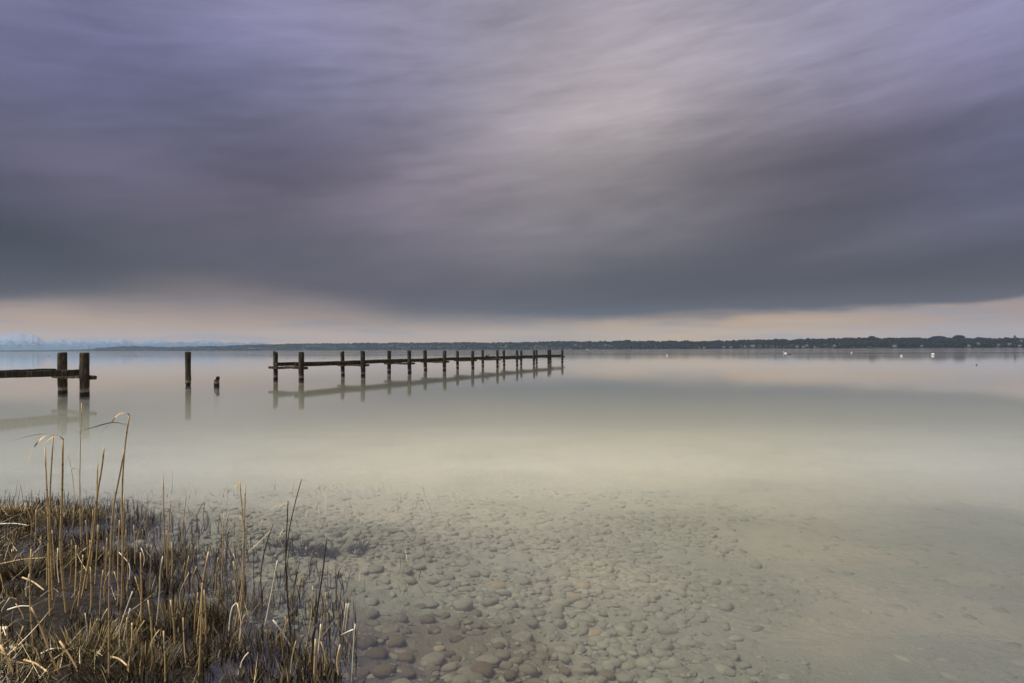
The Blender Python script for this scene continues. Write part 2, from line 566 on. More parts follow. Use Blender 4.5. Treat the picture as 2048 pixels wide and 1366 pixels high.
for side, off in (('L', 0.235), ('R', -0.20)):
    P = [inset(l, r, off) for l, r in zip(Lpos, Rpos)]
    d = (P[1] - P[0]) / np.linalg.norm(P[1] - P[0])
    P[0] = P[0] - d * 0.22; P[-1] = P[-1] + d * 0.14
    # long timbers, butted every second or third bent
    cuts = [0, 3, 5, 7, 9]
    for a, b_ in zip(cuts[:-1], cuts[1:]):
        q0 = P[a] + d * (0.006 if a else 0); q1 = P[b_] - d * (0.006 if b_ < 9 else 0)
        link('stringer', beam_mesh((*q0, 0.738), (*q1, 0.738), 0.13, 0.178, 90 + a + (20 if side == 'R' else 0), 0.006, 40), WOOD, jet)
# thin rod standing on a pile head near the far end
mb = MB(); p = Lpos[9]
tube(mb, [(p[0] - .02, p[1], 1.32), (p[0] - .02, p[1], 1.52), (p[0] - .03, p[1], 1.62)], [.016, .014, .01], 6)
link('rod', mb.mesh('rod'), IRON, jet)
parent_all(jet)

# near end of the same jetty, cut off by the gap
n1 = col_line(125.5, LA, LB); n2 = col_line(169.5, RA, RB)
stp = np.array(Lpos[1]) - np.array(Lpos[0])
nL = [n1, tuple(np.array(n1) - stp)]; nR = [n2, tuple(np.array(n2) - stp)]
jn = empty('jetty', (n1[0], n1[1], 0), 'shore end of the broken jetty, one thick beam meeting two stout piles', 'jetty')
for i, (l, r) in enumerate(zip(nL, nR)):
    d = np.array([r[0] - l[0], r[1] - l[1]]); d /= np.linalg.norm(d)
    nrm = np.array([d[1], -d[0]]); nrm = -nrm if nrm[1] > 0 else nrm
    link('post', post_mesh(l[0], l[1], 1.372, 0.138, 201 + i, notch=[(0.12, .12, .08, 4.5, 1.2)], lean=(-.012, 0), sq=.07, slant=.006), WOOD, jn)
    link('post', post_mesh(r[0], r[1], 1.366, 0.137, 211 + i, notch=[(0.10, .04, .28, 5.9, .7), (0.02, .03, .3, 5.6, .8), (0.22, .05, .2, 0.1, .5), (0.33, .04, .15, 6.1, .5)], lean=(-.008, 0), sq=.07), WOOD, jn)
    e0 = np.array(l) - d * 0.30 + nrm * 0.195; e1 = np.array(r) + d * 0.30 - nrm * 0.195
    link('crossbeam', beam_mesh((*e0, 0.585), (*e1, 0.580), 0.10, 0.115, 260 + i, .014), WOOD, jn)
    for p in (l, r):
        mb = MB(); c = np.array(p) + nrm * (0.25 if p is l else 0.145)
        tube(mb, [(c[0], c[1], .585), (c[0] + nrm[0] * .03, c[1] + nrm[1] * .03, .585)], [.02, .018], 8)
        link('bolt', mb.mesh('bolt'), IRON, jn)
for off, s0 in ((0.26, 301), (-0.225, 311)):
    a = inset(nL[1], nR[1], off); b_ = inset(nL[0], nR[0], off)
    d = (b_ - a) / np.linalg.norm(b_ - a)
    a = a - d * 1.5; b_ = b_ + d * (0.12 if off < 0 else -0.35)
    link('stringer', beam_mesh((*a, 0.745), (*b_, 0.742), 0.14, 0.19, s0, .006, 50), WOOD, jn)
parent_all(jn)

# lone pile and rotten stump in the gap
pl = at(376.5, 771.5)
lp = link('post', post_mesh(0, 0, 1.372, 0.112, 77, lean=(-.014, 0), notch=[(0.03, .04, .42, 0.0, .9), (0.03, .04, .42, math.pi, .9), (0.16, .06, .15, 0.3, .6), (0.75, .2, .06, 3, .6)], slant=.004), WOOD)
lp.location = (pl.x, pl.y, 0)
tag(lp, 'lone tall pile with a narrow waist at the waterline, standing in the jetty gap', 'post')
ps = at(433.2, 772.5)
stump = link('stump', post_mesh(0, 0, 0.4, 0.105, 78, jag=lambda c: 0.385 if c > 0.35 else (0.40 if c > 0.1 else (0.27 if c > -0.5 else 0.22)), notch=[(0.1, .2, .1, 2, 1)]), WOOD)
stump.location = (ps.x, ps.y, 0)
tag(stump, 'short rotten stump with a splintered top, beside the lone pile', 'stump')
# crooked stick in the water under the jetty
b0 = at(1000.3, 732.0)
mb = MB()
tube(mb, resample([(b0.x + .25, b0.y, -.4), (b0.x, b0.y, 0), (b0.x - .05, b0.y, .12), (b0.x + .22, b0.y + .05, .47), (b0.x + .27, b0.y + .05, .55)], 14), np.linspace(.022, .012, 14), 6)
st = link('stick', mb.mesh('stick'), IRON)
tag(st, 'thin crooked stick leaning out of the water under the jetty', 'stick')

# ------------------------------------------------------------------ birds, buoys
FEATH = simple_mat('dark_plumage', (0.035, 0.03, 0.025), 0.7, 0.4, 30)
WHITE = simple_mat('white_plumage', (0.75, 0.74, 0.70), 0.6, 0.06, 20)
BEAK = simple_mat('orange_beak', (0.35, 0.13, 0.03), 0.5, 0.2, 30)
BUOYW = simple_mat('white_buoy_plastic', (0.5, 0.49, 0.48), 0.4, 0.06, 8)
BUOYR = simple_mat('dark_weed_band', (0.06, 0.05, 0.04), 0.7, 0.3, 20)


def bird(loc, size, heading, label, kind='duck', mat=None, swim=True, group=None):
    root = empty(kind, loc, label, kind, group)
    mb = MB(); S = size
    if kind == 'swan':
        sp = [(-.62, 0, .22), (-.5, 0, .17), (-.3, 0, .13), (0, 0, .11), (.28, 0, .13), (.42, 0, .24), (.46, 0, .40), (.43, 0, .55), (.45, 0, .68), (.53, 0, .74), (.63, 0, .71), (.70, 0, .68)]
        rd = [.02, .1, .19, .23, .17, .09, .055, .045, .045, .06, .045, .02]
        bk = [(.68, 0, .685), (.78, 0, .655)]; br = [.022, .010]
    else:
        up = 0.0 if swim else 0.1
        sp = [(-.52, 0, .20 + up), (-.38, 0, .14 + up), (-.15, 0, .10 + up), (.1, 0, .10 + up), (.25, 0, .17 + up), (.31, 0, .30 + up), (.34, 0, .38 + up), (.41, 0, .40 + up), (.47, 0, .38 + up)]
        rd = [.03, .10, .17, .18, .14, .08, .085, .075, .03]
        bk = [(.46, 0, .385 + up), (.56, 0, .365 + up)]; br = [.028, .016]
    P = resample(sp, 26); rr = np.interp(np.linspace(0, 1, 26), np.linspace(0, 1, len(rd)), rd)
    tube(mb, P * S, rr * S, 10)
    body = link('body', mb.mesh('body'), mat or FEATH, root)
    mb = MB(); tube(mb, np.array(bk) * S, np.array(br) * S, 6, flat=.6)
    link('beak', mb.mesh('beak'), BEAK, root)
    if not swim:
        for s in (-1, 1):
            mb = MB(); tube(mb, np.array([(.02, s * .07, .14), (.03, s * .07, .0), (.12, s * .07, -.005)]) * S, np.array([.02, .016, .012]) * S, 6)
            link('leg', mb.mesh('leg'), BEAK, root)
    root.rotation_euler = (0, 0, heading)
    return root


dpt = aty(975, 713, lerp(Rpos[4], Rpos[5], .62)[1] + .1)
bird((dpt.x, dpt.y, 0.83), 0.40, 0.15, 'dark duck perched on the jetty beam', 'duck', swim=False)
for (px, py, w, hd, lab) in [
    (97, 712, .50, 0.2, 'tiny dark duck far out on the water beyond the two shore end piles'),
    (272, 712, .50, 2.9, 'dark duck far out between the shore end of the jetty and the lone pile'),
    (362, 710.3, .50, 3.0, 'dark duck far out just beside the head of the lone pile'),
    (449, 711, .30, 1.0, 'dark speck of a duck above the rotten stump'),
    (507, 709.6, .50, 0.1, 'dark duck far out between the stump and the first jetty pile'),
    (543, 712.3, .40, 3.1, 'dark duck far out next to the first pile of the long jetty'),
    (746, 709.6, .32, 1.4, 'dark duck far out seen between the second and third pair of jetty piles'),
    (801, 708.4, .45, 0.2, 'dark duck far out seen between the two piles of the third pair'),
    (999.5, 707.2, .32, 1.2, 'dark duck far out just past the perched duck'),
    (1029, 709.2, .45, 3.0, 'dark duck far out next to a pile of the seventh pair'),
    (1580, 708.6, .80, 0.0, 'dark duck swimming beside a white swan on the open lake'),
]:
    p = at(px, py + .3)
    bird((p.x, p.y, -0.03), w, hd, lab, 'duck')
p = at(1953, 730.3)
bird((p.x, p.y, -.03), .30, 1.2, 'small dark duck alone on the amber water near the right edge', 'duck')
p = at(1570, 706.6); bird((p.x, p.y, -.02), .85, 2.8, 'white swan swimming beside a dark duck on the open lake', 'swan', WHITE)
p = at(1703, 706.1); bird((p.x, p.y, -.02), .6, 0.4, 'small distant white swan on the bright streak of water', 'swan', WHITE)


def buoy(px, py, r, label, mast=0.0, low=0.25):
    p = at(px, py)
    root = empty('buoy', (p.x, p.y, 0), label, 'buoy')
    v, f = ico(3); v = v * r; v[:, 2] = v[:, 2] * .95 + r * low
    mb = MB(); mb.add(v, t=f); link('float', mb.mesh('float'), BUOYW, root)
    mb = MB(); th = np.linspace(0, 2 * np.pi, 25)
    tube(mb, np.stack([np.cos(th) * r * 1.0, np.sin(th) * r * 1.0, np.full(25, r * .08)], 1), np.full(25, r * .07), 6, cap=False)
    link('weed_band', mb.mesh('weed_band'), BUOYR, root)
    if mast:
        mb = MB(); tube(mb, [(0, 0, r * 1.1), (0, 0, r * 1.1 + mast)], [r * .1, r * .07], 6); link('mast', mb.mesh('mast'), BUOYR, root)
    else:
        mb = MB(); th = np.linspace(0, 2 * np.pi, 17)
        tube(mb, np.stack([np.cos(th) * r * .15, np.zeros(17), r * (1.28) + np.sin(th) * r * .15], 1), np.full(17, r * .04), 5, cap=False)
        link('ring', mb.mesh('ring'), BUOYR, root)
    return root


buoy(1866, 710.2, 0.33, 'biggest white mooring buoy, like a dome on the water before the wooded shore')
buoy(1803, 712.3, 0.20, 'smaller white mooring buoy next to the biggest one')
buoy(1334, 711.2, 0.21, 'white mooring buoy with a short mast, alone in mid lake', mast=.35)

# ------------------------------------------------------------------ far shore
pxs = np.array([-700, 0, 100, 178, 205, 246, 291, 328, 376, 434, 496, 564, 632, 700, 850, 1000, 1100, 1150, 1165, 1250, 1330, 1425, 1440, 1500, 1600, 1700, 1745, 1800, 1870, 1920, 2000, 2048, 2200, 2700])
pys = np.array([701, 700.8, 700, 698, 694, 691.3, 692, 693.5, 692, 691, 688.5, 687, 686, 685.5, 683.8, 683.6, 681.6, 681.2, 682.5, 680, 681.3, 679.8, 680.6, 678.5, 676.8, 675.2, 673.5, 674.5, 674, 673.5, 675, 674.5, 673, 674])
hzn = 703.5 - (8.6 / 2048) * pxs
SKY = np.maximum(hzn - pys, 1.5)
DPX = np.array([-700, 0, 200, 500, 700, 1000, 1200, 1500, 1800, 2048, 2700])
DD = np.array([9000, 8200, 7200, 6000, 5200, 4100, 3500, 2800, 2350, 2150, 1900])
HILLW = 520.0


def shore_d(px):
    return np.interp(px, DPX, DD) * (1 + 0.012 * (fbm(px / 60.0, px * 0 + 3, 31, 3) - .5))


def hill_h(px, t):
    """height of the far shore's ground at photo column px; t = 0 at the water, 1 on the ridge"""
    Dr = shore_d(px) + HILLW
    H = np.interp(px, pxs, SKY) * Dr / F
    tree = 13.0 * np.clip((H - 6) / 30, 0, 1)
    H = np.maximum(H + CAM_H - tree, 1.0)
    a = np.clip(t, 0, 1); up = (0.42 * a + 0.58 * a * a * (3 - 2 * a))
    bumps = 0.16 * (fbm(px / 38.0, t * 5, 33, 4) - .5) * np.clip(t * 3, 0, 1) * np.clip(1.2 - t, 0, 1)
    back = np.clip(1 - (np.clip(t, 1, 9) - 1) * 0.5, 0, 1)
    return (H * (up + bumps) + 0.6) * back - 1.2 * (t < 0.01)


def shore_xyz(px, t, dz=0.0):
    D = shore_d(px) + HILLW * t
    return (px - 1024) / F * D, D, hill_h(px, t) + dz


cpx = np.linspace(-700, 2700, 700); ct = np.concatenate([[-0.03, 0.0], np.linspace(0.03, 1.0, 26), np.linspace(1.1, 3.0, 10)])
PX, TT = np.meshgrid(cpx, ct)
hx, hy, hz = shore_xyz(PX, TT)
n_, m_ = len(ct), len(cpx)
idx = np.arange(n_ * m_).reshape(n_, m_)
HQ = np.stack([idx[:-1, :-1], idx[:-1, 1:], idx[1:, 1:], idx[1:, :-1]], -1).reshape(-1, 4)


def hill_mat():
    m, nt, b = material('winter_meadow')
    geo = nt.new('ShaderNodeNewGeometry'); pos = geo.outputs['Position']
    n = nt.noise(nt.scalev(pos, (0.006, 0.012, 0)), 1.0, 3, .5)
    c = nt.ramp(n, [(0.40, (0.010, 0.013, 0.010)), (0.58, (0.022, 0.025, 0.017)), (0.74, (0.06, 0.06, 0.042))])
    nt.l.new(c, b.inputs['Base Color']); b.inputs['Roughness'].default_value = 1; b.inputs['Specular IOR Level'].default_value = 0.1
    return m


hills = link('hills', mesh_np('hills', np.stack([hx, hy, hz], -1).reshape(-1, 3), [HQ]), hill_mat())
tag(hills, 'low wooded hills along the far shore', 'hills', kind='structure')


def forest_mat(name, stops):
    m, nt, b = material(name)
    geo = nt.new('ShaderNodeNewGeometry'); pos = geo.outputs['Position']
    n = nt.noise(nt.scalev(pos, (0.03, 0.03, 0.05)), 1.0, 4, .65)
    nt.l.new(nt.ramp(n, stops), b.inputs['Base Color']); b.inputs['Roughness'].default_value = 1; b.inputs['Specular IOR Level'].default_value = 0.05
    return m


FOR = forest_mat('winter_forest', [(0.3, (0.003, 0.005, 0.006)), (0.5, (0.008, 0.011, 0.011)), (0.7, (0.022, 0.022, 0.02))])

HOUSES = [(1151, 689), (1161, 691.3), (1211, 689.6), (1222, 690.5), (1398, 693.6), (1408, 695.2), (1448, 693.6), (1462, 693.8), (1490, 692.6), (1504, 691.4), (1507, 692.6),
          (1594, 693.6), (1607.6, 693.8), (1614, 690.8), (1629, 693.3), (1669, 691.5), (1789, 692.8), (1844, 691.8), (1937.6, 692), (1997, 689.5), (2019, 689.8), (2039.7, 692), (2043, 681.5), (1957, 687.2), (1012, 690), (1071, 691.3)]


def hit_hill(px, py):
    hor = 703.5 - 8.6 / 2048 * px
    best = None
    for t in np.linspace(0.004, 1.0, 400):
        D = float(shore_d(np.array(px))) + HILLW * t
        zr = CAM_H + (hor - py) * D / F
        if float(hill_h(np.array(float(px)), np.array(t))) >= zr:
            best = t; break
    return 0.9 if best is None else best


house_pt = []
for (px, py) in HOUSES:
    t = hit_hill(px, py + 1.0)
    x, y, z = [float(q) for q in shore_xyz(np.array(float(px)), np.array(t))]
    house_pt.append((px, py, x, y, z))

# forest: crowns scattered over the slopes
v0, f0 = ico(1)
nT = 19000
tp = rng.uniform(-150, 2350, nT * 2); tt = rng.uniform(0, 1.12, nT * 2) ** 0.8
dens = fbm(tp / 45.0, tt * 5.0, 41, 3)
keep = (dens > 0.40) | (tt > 0.9) | (rng.random(nT * 2) < 0.22)
keep &= ~((tp < 190) & (tt < .6))
tp, tt = tp[keep][:nT], tt[keep][:nT]
TX, TY, TZ = shore_xyz(tp, tt)
th_ = rng.uniform(6, 12.5, len(tp)) * (1 + 0.5 * (fbm(tp / 14, tt * 8, 43, 2) - .5) * 2)
hor_ = 703.5 - 8.6 / 2048 * tp
H_ridge = np.interp(tp, pxs, SKY) * (shore_d(tp) + HILLW) / F
th_ *= np.clip(H_ridge / 34, 0.3, 1)
ok = np.ones(len(tp), bool)
for (px, py, x, y, z) in house_pt:
    near = np.abs(tp - px) < 4.5
    top = hor_ - (TZ + th_ - CAM_H) * F / TY
    ok &= ~(near & (TY < y + 6) & (top < py + 1.2))
TX, TY, TZ, th_, tp = TX[ok], TY[ok], TZ[ok], th_[ok], tp[ok]
k = len(TX)
con = rng.random(k) < 0.45
wid = np.where(con, rng.uniform(.22, .3, k), rng.uniform(.38, .55, k)) * th_
jit = 1 + 0.5 * (rng.random((k, len(v0), 1)) - .5)
VV = v0[None] * jit
up = (VV[..., 2] + 1) / 2
taper = np.where(con[:, None], np.clip(1.15 - up, .05, 1) * 1.3, 1.0)
W3 = np.stack([VV[..., 0] * taper * wid[:, None] + TX[:, None], VV[..., 1] * taper * wid[:, None] + TY[:, None], up * th_[:, None] * 1.02 + TZ[:, None] - 0.5], -1)
FF = (f0[None] + (np.arange(k) * len(v0))[:, None, None]).reshape(-1, 3)
fo = link('forest', mesh_np('forest', W3.reshape(-1, 3), [FF], smooth=False), FOR)
tag(fo, 'bare winter woods covering the hills of the far shore', 'forest', kind='stuff')

HW = simple_mat('white_render', (0.20, 0.195, 0.19), 0.9, 0.1, 0.5)
HR = simple_mat('brown_roof_tiles', (0.10, 0.075, 0.065), 0.9, 0.2, 0.5)


def house(x, y, z, w, d, h, rh, rot, label, group):
    root = empty('house', (x, y, z - 1), label, 'house', group)
    mb = MB()
    a, b_ = w / 2, d / 2
    mb.add([(-a, -b_, 0), (a, -b_, 0), (a, b_, 0), (-a, b_, 0), (-a, -b_, h), (a, -b_, h), (a, b_, h), (-a, b_, h), (-a, 0, h + rh), (a, 0, h + rh)],
           [(0, 1, 5, 4), (1, 2, 6, 5), (2, 3, 7, 6), (3, 0, 4, 7)], [(5, 6, 9), (7, 4, 8)])
    link('wall', mb.mesh('wall', False), HW, root)
    mb = MB(); o = .5; e = h - .25
    mb.add([(-a - o, -b_ - o, e), (a + o, -b_ - o, e), (a + o, 0, h + rh + .3), (-a - o, 0, h + rh + .3), (a + o, b_ + o, e), (-a - o, b_ + o, e),
            (-a - o, -b_ - o, e - .2), (a + o, -b_ - o, e - .2), (a + o, 0, h + rh + .08), (-a - o, 0, h + rh + .08), (a + o, b_ + o, e - .2), (-a - o, b_ + o, e - .2)],
           [(0, 1, 2, 3), (3, 2, 4, 5), (7, 6, 9, 8), (8, 9, 11, 10), (0, 6, 7, 1), (4, 10, 11, 5)])
    link('roof', mb.mesh('roof', False), HR, root)
    root.rotation_euler = (0, 0, rot)
    return root


for i, (px, py, x, y, z) in enumerate(house_pt):
    s = random.uniform(.6, 1.0) * (1.15 if px > 1480 else 1.0)
    house(x, y, z, 11 * s, 7.5 * s, 5.2 * s, 2.6 * s, random.choice([0.2, -0.3, 1.3, 1.57, 0.0]) + random.uniform(-.2, .2),
          'small white house among bare trees on the far shore', 'white houses on the far shore')

# slim tower on the hilltop at the far right
DARKST = simple_mat('dark_tower_stone', (0.03, 0.03, 0.032), 0.9, 0.2, 0.3)
tx, ty, tz = [float(q) for q in shore_xyz(np.array(2029.6), np.array(0.93))]
tw = empty('tower', (tx, ty, tz), 'slim dark tower rising above the wooded hill', 'tower')
mb = MB(); a = 2.6; h = (hzn[-3] * 0 + (703.5 - 8.6 / 2048 * 2029.6) - 671.0) * ty / F + CAM_H - tz
hh = h - 4
mb.add([(-a, -a, 0), (a, -a, 0), (a, a, 0), (-a, a, 0), (-a, -a, hh), (a, -a, hh), (a, a, hh), (-a, a, hh)], [(0, 1, 5, 4), (1, 2, 6, 5), (2, 3, 7, 6), (3, 0, 4, 7)])
link('shaft', mb.mesh('shaft', False), DARKST, tw)
mb = MB(); a = 3.1
mb.add([(-a, -a, hh), (a, -a, hh), (a, a, hh), (-a, a, hh), (0, 0, hh + 6.5)], [(3, 2, 1, 0)], [(0, 1, 4), (1, 2, 4), (2, 3, 4), (3, 0, 4)])
link('spire', mb.mesh('spire', False), DARKST, tw)
# mast on the far hill at the left
mx_, my_, mz_ = [float(q) for q in shore_xyz(np.array(178.0), np.array(0.95))]
mb = MB(); hm = ((703.5 - .75) - 692.5) * my_ / F - mz_ + CAM_H
for sx, sy in ((-1, -1), (1, -1), (1, 1), (-1, 1)):
    tube(mb, [(sx * 5, sy * 5, 0), (sx * 1.2, sy * 1.2, hm)], [1.0, .7], 5)
for q in np.linspace(.1, .95, 7):
    w = 5 - 3.8 * q
    for sx in (-1, 1):
        tube(mb, [(-w, sx * w, hm * q), (w, sx * w, hm * min(q + .1, 1))], [.5, .5], 4)
mt = empty('tower', (mx_, my_, mz_), 'tiny lattice mast on the far blue shore under the snowy mountains', 'tower')
link('lattice', mb.mesh('lattice'), DARKST, mt)
mb = MB(); tube(mb, [(0, 0, hm), (0, 0, hm + 3), (0, 0, hm + 14)], [3.2, 3.0, .5], 8); link('antenna', mb.mesh('antenna'), DARKST, mt)

# moored boats below the woods
BOAT = simple_mat('white_hull', (0.7, 0.7, 0.68), 0.4, 0.08, 1)


def boat(px, L, label):
    D = float(shore_d(np.array(float(px)))) - 45
    root = empty('boat', ((px - 1024) / F * D, D, 0), label, 'boat')
    mb = MB(); n = 14; V = []
    for i in range(n + 1):
        t = i / n; w = L * .16 * math.sin(math.pi * min(1, .12 + t * .88)) ** .6 if t < .98 else .02; w = max(w, .02)
        x = (t - .5) * L; zt = 1.0 + .35 * (2 * t - 1) ** 2
        V += [(x, -w, zt), (x * .96, -w * .7, 0), (x * .93, 0, -.4), (x * .96, w * .7, 0), (x, w, zt)]
    i = np.arange(n)[:, None] * 5; j = np.arange(5)[None, :]; kk = (j + 1) % 5
    mb.add(V, np.stack([i + j, i + 5 + j, i + 5 + kk, i + kk], -1).reshape(-1, 4))
    link('hull', mb.mesh('hull', False), BOAT, root)
    mb = MB(); a, b_ = L * .17, L * .09
    mb.add([(-a, -b_, 1), (a, -b_, 1), (a, b_, 1), (-a, b_, 1), (-a * .9, -b_ * .8, 2), (a * .6, -b_ * .8, 2), (a * .6, b_ * .8, 2), (-a * .9, b_ * .8, 2)],
           [(4, 5, 6, 7), (0, 1, 5, 4), (1, 2, 6, 5), (2, 3, 7, 6), (3, 0, 4, 7)])
    link('cabin', mb.mesh('cabin', False), BOAT, root)
    return root


boat(1175, 17, 'white boat moored at the far shore just past the jetty end')
boat(1140, 10, 'smaller white boat moored at the far shore, nearer the jetty end')
# ------------------------------------------------------------------ single trees that stand out on the skyline
BARK = simple_mat('dark_bark', (0.03, 0.025, 0.02), 0.9, 0.3, 0.5)


def skyline_tree(px, py, wpx, hpx, label, seed):
    t = .97
    x, y, z = [float(q) for q in shore_xyz(np.array(float(px)), np.array(t))]
    top = ((703.5 - 8.6 / 2048 * px) - py) * y / F + CAM_H
    Wd = wpx * y / F / 2; Hh = top - z
    root = empty('tree', (x, y, z), label, 'tree')
    r2 = np.random.default_rng(seed)
    mb = MB(); tube(mb, [(0, 0, -1), (0, 0, Hh * .3), (Wd * .05, 0, Hh * .6)], [Wd * .08, Wd * .06, Wd * .03], 7)
    for q in range(9):
        a = r2.uniform(0, 6.28); e = r2.uniform(.5, .95)
        tube(mb, [(0, 0, Hh * .3), (math.cos(a) * Wd * .4, math.sin(a) * Wd * .4, Hh * .55), (math.cos(a) * Wd * .75, math.sin(a) * Wd * .75, Hh * e * .85)], [Wd * .03, Wd * .02, Wd * .006], 5)
    link('trunk', mb.mesh('trunk'), BARK, root)
    mb = MB(); N = 700
    u = r2.normal(size=(N, 3)); u /= np.linalg.norm(u, axis=1)[:, None]; u *= r2.random((N, 1)) ** .4
    C = np.stack([u[:, 0] * Wd, u[:, 1] * Wd * .8, Hh * .58 + u[:, 2] * Hh * .42], 1)
    vi, fi = ico(1)
    for c in C:
        s = r2.uniform(.035, .09) * Wd
        mb.add(vi * (1 + .5 * (r2.random((len(vi), 1)) - .5)) * s + c, t=fi)
    link('crown', mb.mesh('crown', False), FOR, root)


skyline_tree(1877, 672.3, 27, 10, 'broad domed bare tree on the hilltop, the wider of two', 5)
skyline_tree(1918, 670.3, 22, 12, 'tall domed bare tree on the hilltop nearer the slim tower', 6)
skyline_tree(1744, 672.0, 14, 10, 'rounded tree standing proud of the wooded skyline above the white houses', 7)
skyline_tree(1255, 679.6, 14, 9, 'dark rounded tree on the low ridge left of the open fields', 8)

# ------------------------------------------------------------------ snowy mountains
MD = 15200.0
mz = np.array([(-7200, 150), (-6000, 110), (-5200, 122), (-4300, 92), (-3500, 108), (-2700, 70), (-2000, 96), (-1500, 84), (-900, 60), (-500, 78), (-250, 66), (-100, 88), (0, 92), (60, 80), (110, 74), (150, 85), (190, 84), (215, 92), (245, 115), (285, 130), (300, 122), (360, 110), (385, 122), (450, 112), (490, 118), (540, 122), (600, 112), (660, 118), (710, 108), (750, 122), (790, 127), (850, 122), (900, 114), (960, 118), (1010, 128), (1060, 122), (1110, 126), (1180, 115), (1220, 122), (1270, 120), (1310, 132), (1380, 128), (1420, 135), (1450, 130), (1500, 127), (1550, 136), (1650, 146), (1800, 160)], float)
mpx = mz[:, 0] * .3418; mpy = 640 + mz[:, 1] * .3418
mh = (703.5 - 8.6 / 2048 * mpx) - mpy
cp = np.linspace(-2400, 640, 1500); cr = np.concatenate([np.linspace(0, 1, 40), np.linspace(1.05, 2, 12)])
PX, TT = np.meshgrid(cp, cr)
W_M = 3000.0
D = MD - W_M + W_M * TT
Hm = np.interp(PX, mpx, mh) * MD / F
Hm += (fbm(PX / 7, PX * 0, 51, 3) - .5) * 26
t1 = np.clip(TT, 0, 1)
ridg = 1 - np.abs(fbm(PX / 20 + TT * 1.3, TT * 4, 52, 5) - .5) * 2
ridg2 = 1 - np.abs(fbm(PX / 6 - TT * .8, TT * 9, 53, 4) - .5) * 2
prof = t1 ** 1.5 * (1 + (ridg - .75) * .9 * (1 - t1) * 1.4 + (ridg2 - .75) * .55 * (1 - t1))
back = np.clip(2.0 - TT, 0, 1)
Hz = Hm * prof * np.where(TT > 1, back, 1)
MX = (PX - 1024) / F * D
idx = np.arange(PX.size).reshape(PX.shape)
MQ = np.stack([idx[:-1, :-1], idx[:-1, 1:], idx[1:, 1:], idx[1:, :-1]], -1).reshape(-1, 4)


def mount_mat():
    m, nt, b = material('haze_tinted_snow_rock')
    geo = nt.new('ShaderNodeNewGeometry'); pos = geo.outputs['Position']
    sep = nt.new('ShaderNodeSeparateXYZ'); nt.l.new(pos, sep.inputs[0])
    n = nt.noise(nt.scalev(pos, (.016, .005, .02)), 1.0, 5, .7)
    hgt = nt.m('ADD', nt.m('DIVIDE', sep.outputs[2], 300.0), nt.m('MULTIPLY', nt.m('SUBTRACT', n, .5), 2.4))
    snow = nt.sstep(hgt, .58, .70)
    nt.l.new(nt.mix(snow, (0.03, 0.06, 0.10, 1), (0.16, 0.185, 0.23, 1)), b.inputs['Base Color'])  # rock and snow tinted blue, part of the haze painted into their colour
    b.inputs['Roughness'].default_value = 1; b.inputs['Specular IOR Level'].default_value = 0.1
    return m


mo = link('mountains', mesh_np('mountains', np.stack([MX, D, Hz - 2], -1).reshape(-1, 3), [MQ]), mount_mat())
tag(mo, 'snowy alpine mountain range on the horizon', 'mountains', kind='structure')

# ------------------------------------------------------------------ stones on the lake bottom
def stone_mat(name, base, var, cover=.45):
    m, nt, b = material(name)
    oi = nt.new('ShaderNodeObjectInfo'); geo = nt.new('ShaderNodeNewGeometry'); pos = geo.outputs['Position']
    sep = nt.new('ShaderNodeSeparateXYZ'); nt.l.new(pos, sep.inputs[0])
    silt, far, mid = silt_color(nt, pos, sep.outputs[0], sep.outputs[1])
    n = nt.noise(pos, 22, 5, .65); n2 = nt.noise(pos, 90, 3, .6)
    c = nt.mix(oi.outputs['Random'], (*base, 1), (*var, 1))
    c = nt.mix(nt.m('MULTIPLY', nt.sstep(n, .4, .7), .5), c, nt.mix(.5, c, (.03, .028, .02, 1)))
    c = nt.mix(nt.m('MINIMUM', nt.m('ADD', cover, nt.m('MULTIPLY', far, .75)), .92), c, silt)
    c = nt.mix(nt.m('MULTIPLY', nt.sstep(n2, .55, .75), .2), c, nt.mix(.5, c, (.06, .055, .04, 1)))
    nt.l.new(c, b.inputs['Base Color']); b.inputs['Roughness'].default_value = .9; b.inputs['Specular IOR Level'].default_value = .15
    bump(nt, nt.m('ADD', n, n2), .5, .012, b)
    return m


ST_GREY = stone_mat('silted_grey_stone', (0.145, 0.145, 0.105), (0.22, 0.215, 0.155), .5)
ST_TAN = stone_mat('tan_stone', (0.25, 0.195, 0.11), (0.30, 0.23, 0.13), .2)
ST_RUST = stone_mat('rust_brown_stone', (0.075, 0.060, 0.034), (0.125, 0.092, 0.052), .2)
ST_DARK = stone_mat('dark_olive_stone', (0.13, 0.13, 0.085), (0.16, 0.15, 0.10), .3)
stone_meshes = {}
vs, fs = ico(3)


def stone_mesh(kind, mat):
    key = (kind, mat.name)
    if key not in stone_meshes:
        r = np.random.default_rng(900 + kind)
        v = vs.copy()
        off = r.uniform(0, 50, 3)
        n = fbm(v[:, 0] * 1.1 + off[0] + v[:, 2] * .7, v[:, 1] * 1.1 + off[1], 60 + kind, 3) - .5
        n2 = fbm(v[:, 0] * 4 + off[2] + v[:, 2] * 2, v[:, 1] * 4 + off[1], 80 + kind, 3) - .5
        v = v * (1 + .55 * n + .10 * n2)[:, None]
        v[:, 2] = np.sign(v[:, 2]) * np.abs(v[:, 2]) ** 0.8
        me = mesh_np('stone', v, [fs]); me.materials.append(mat)
        stone_meshes[key] = me
    return stone_meshes[key]


placed = []


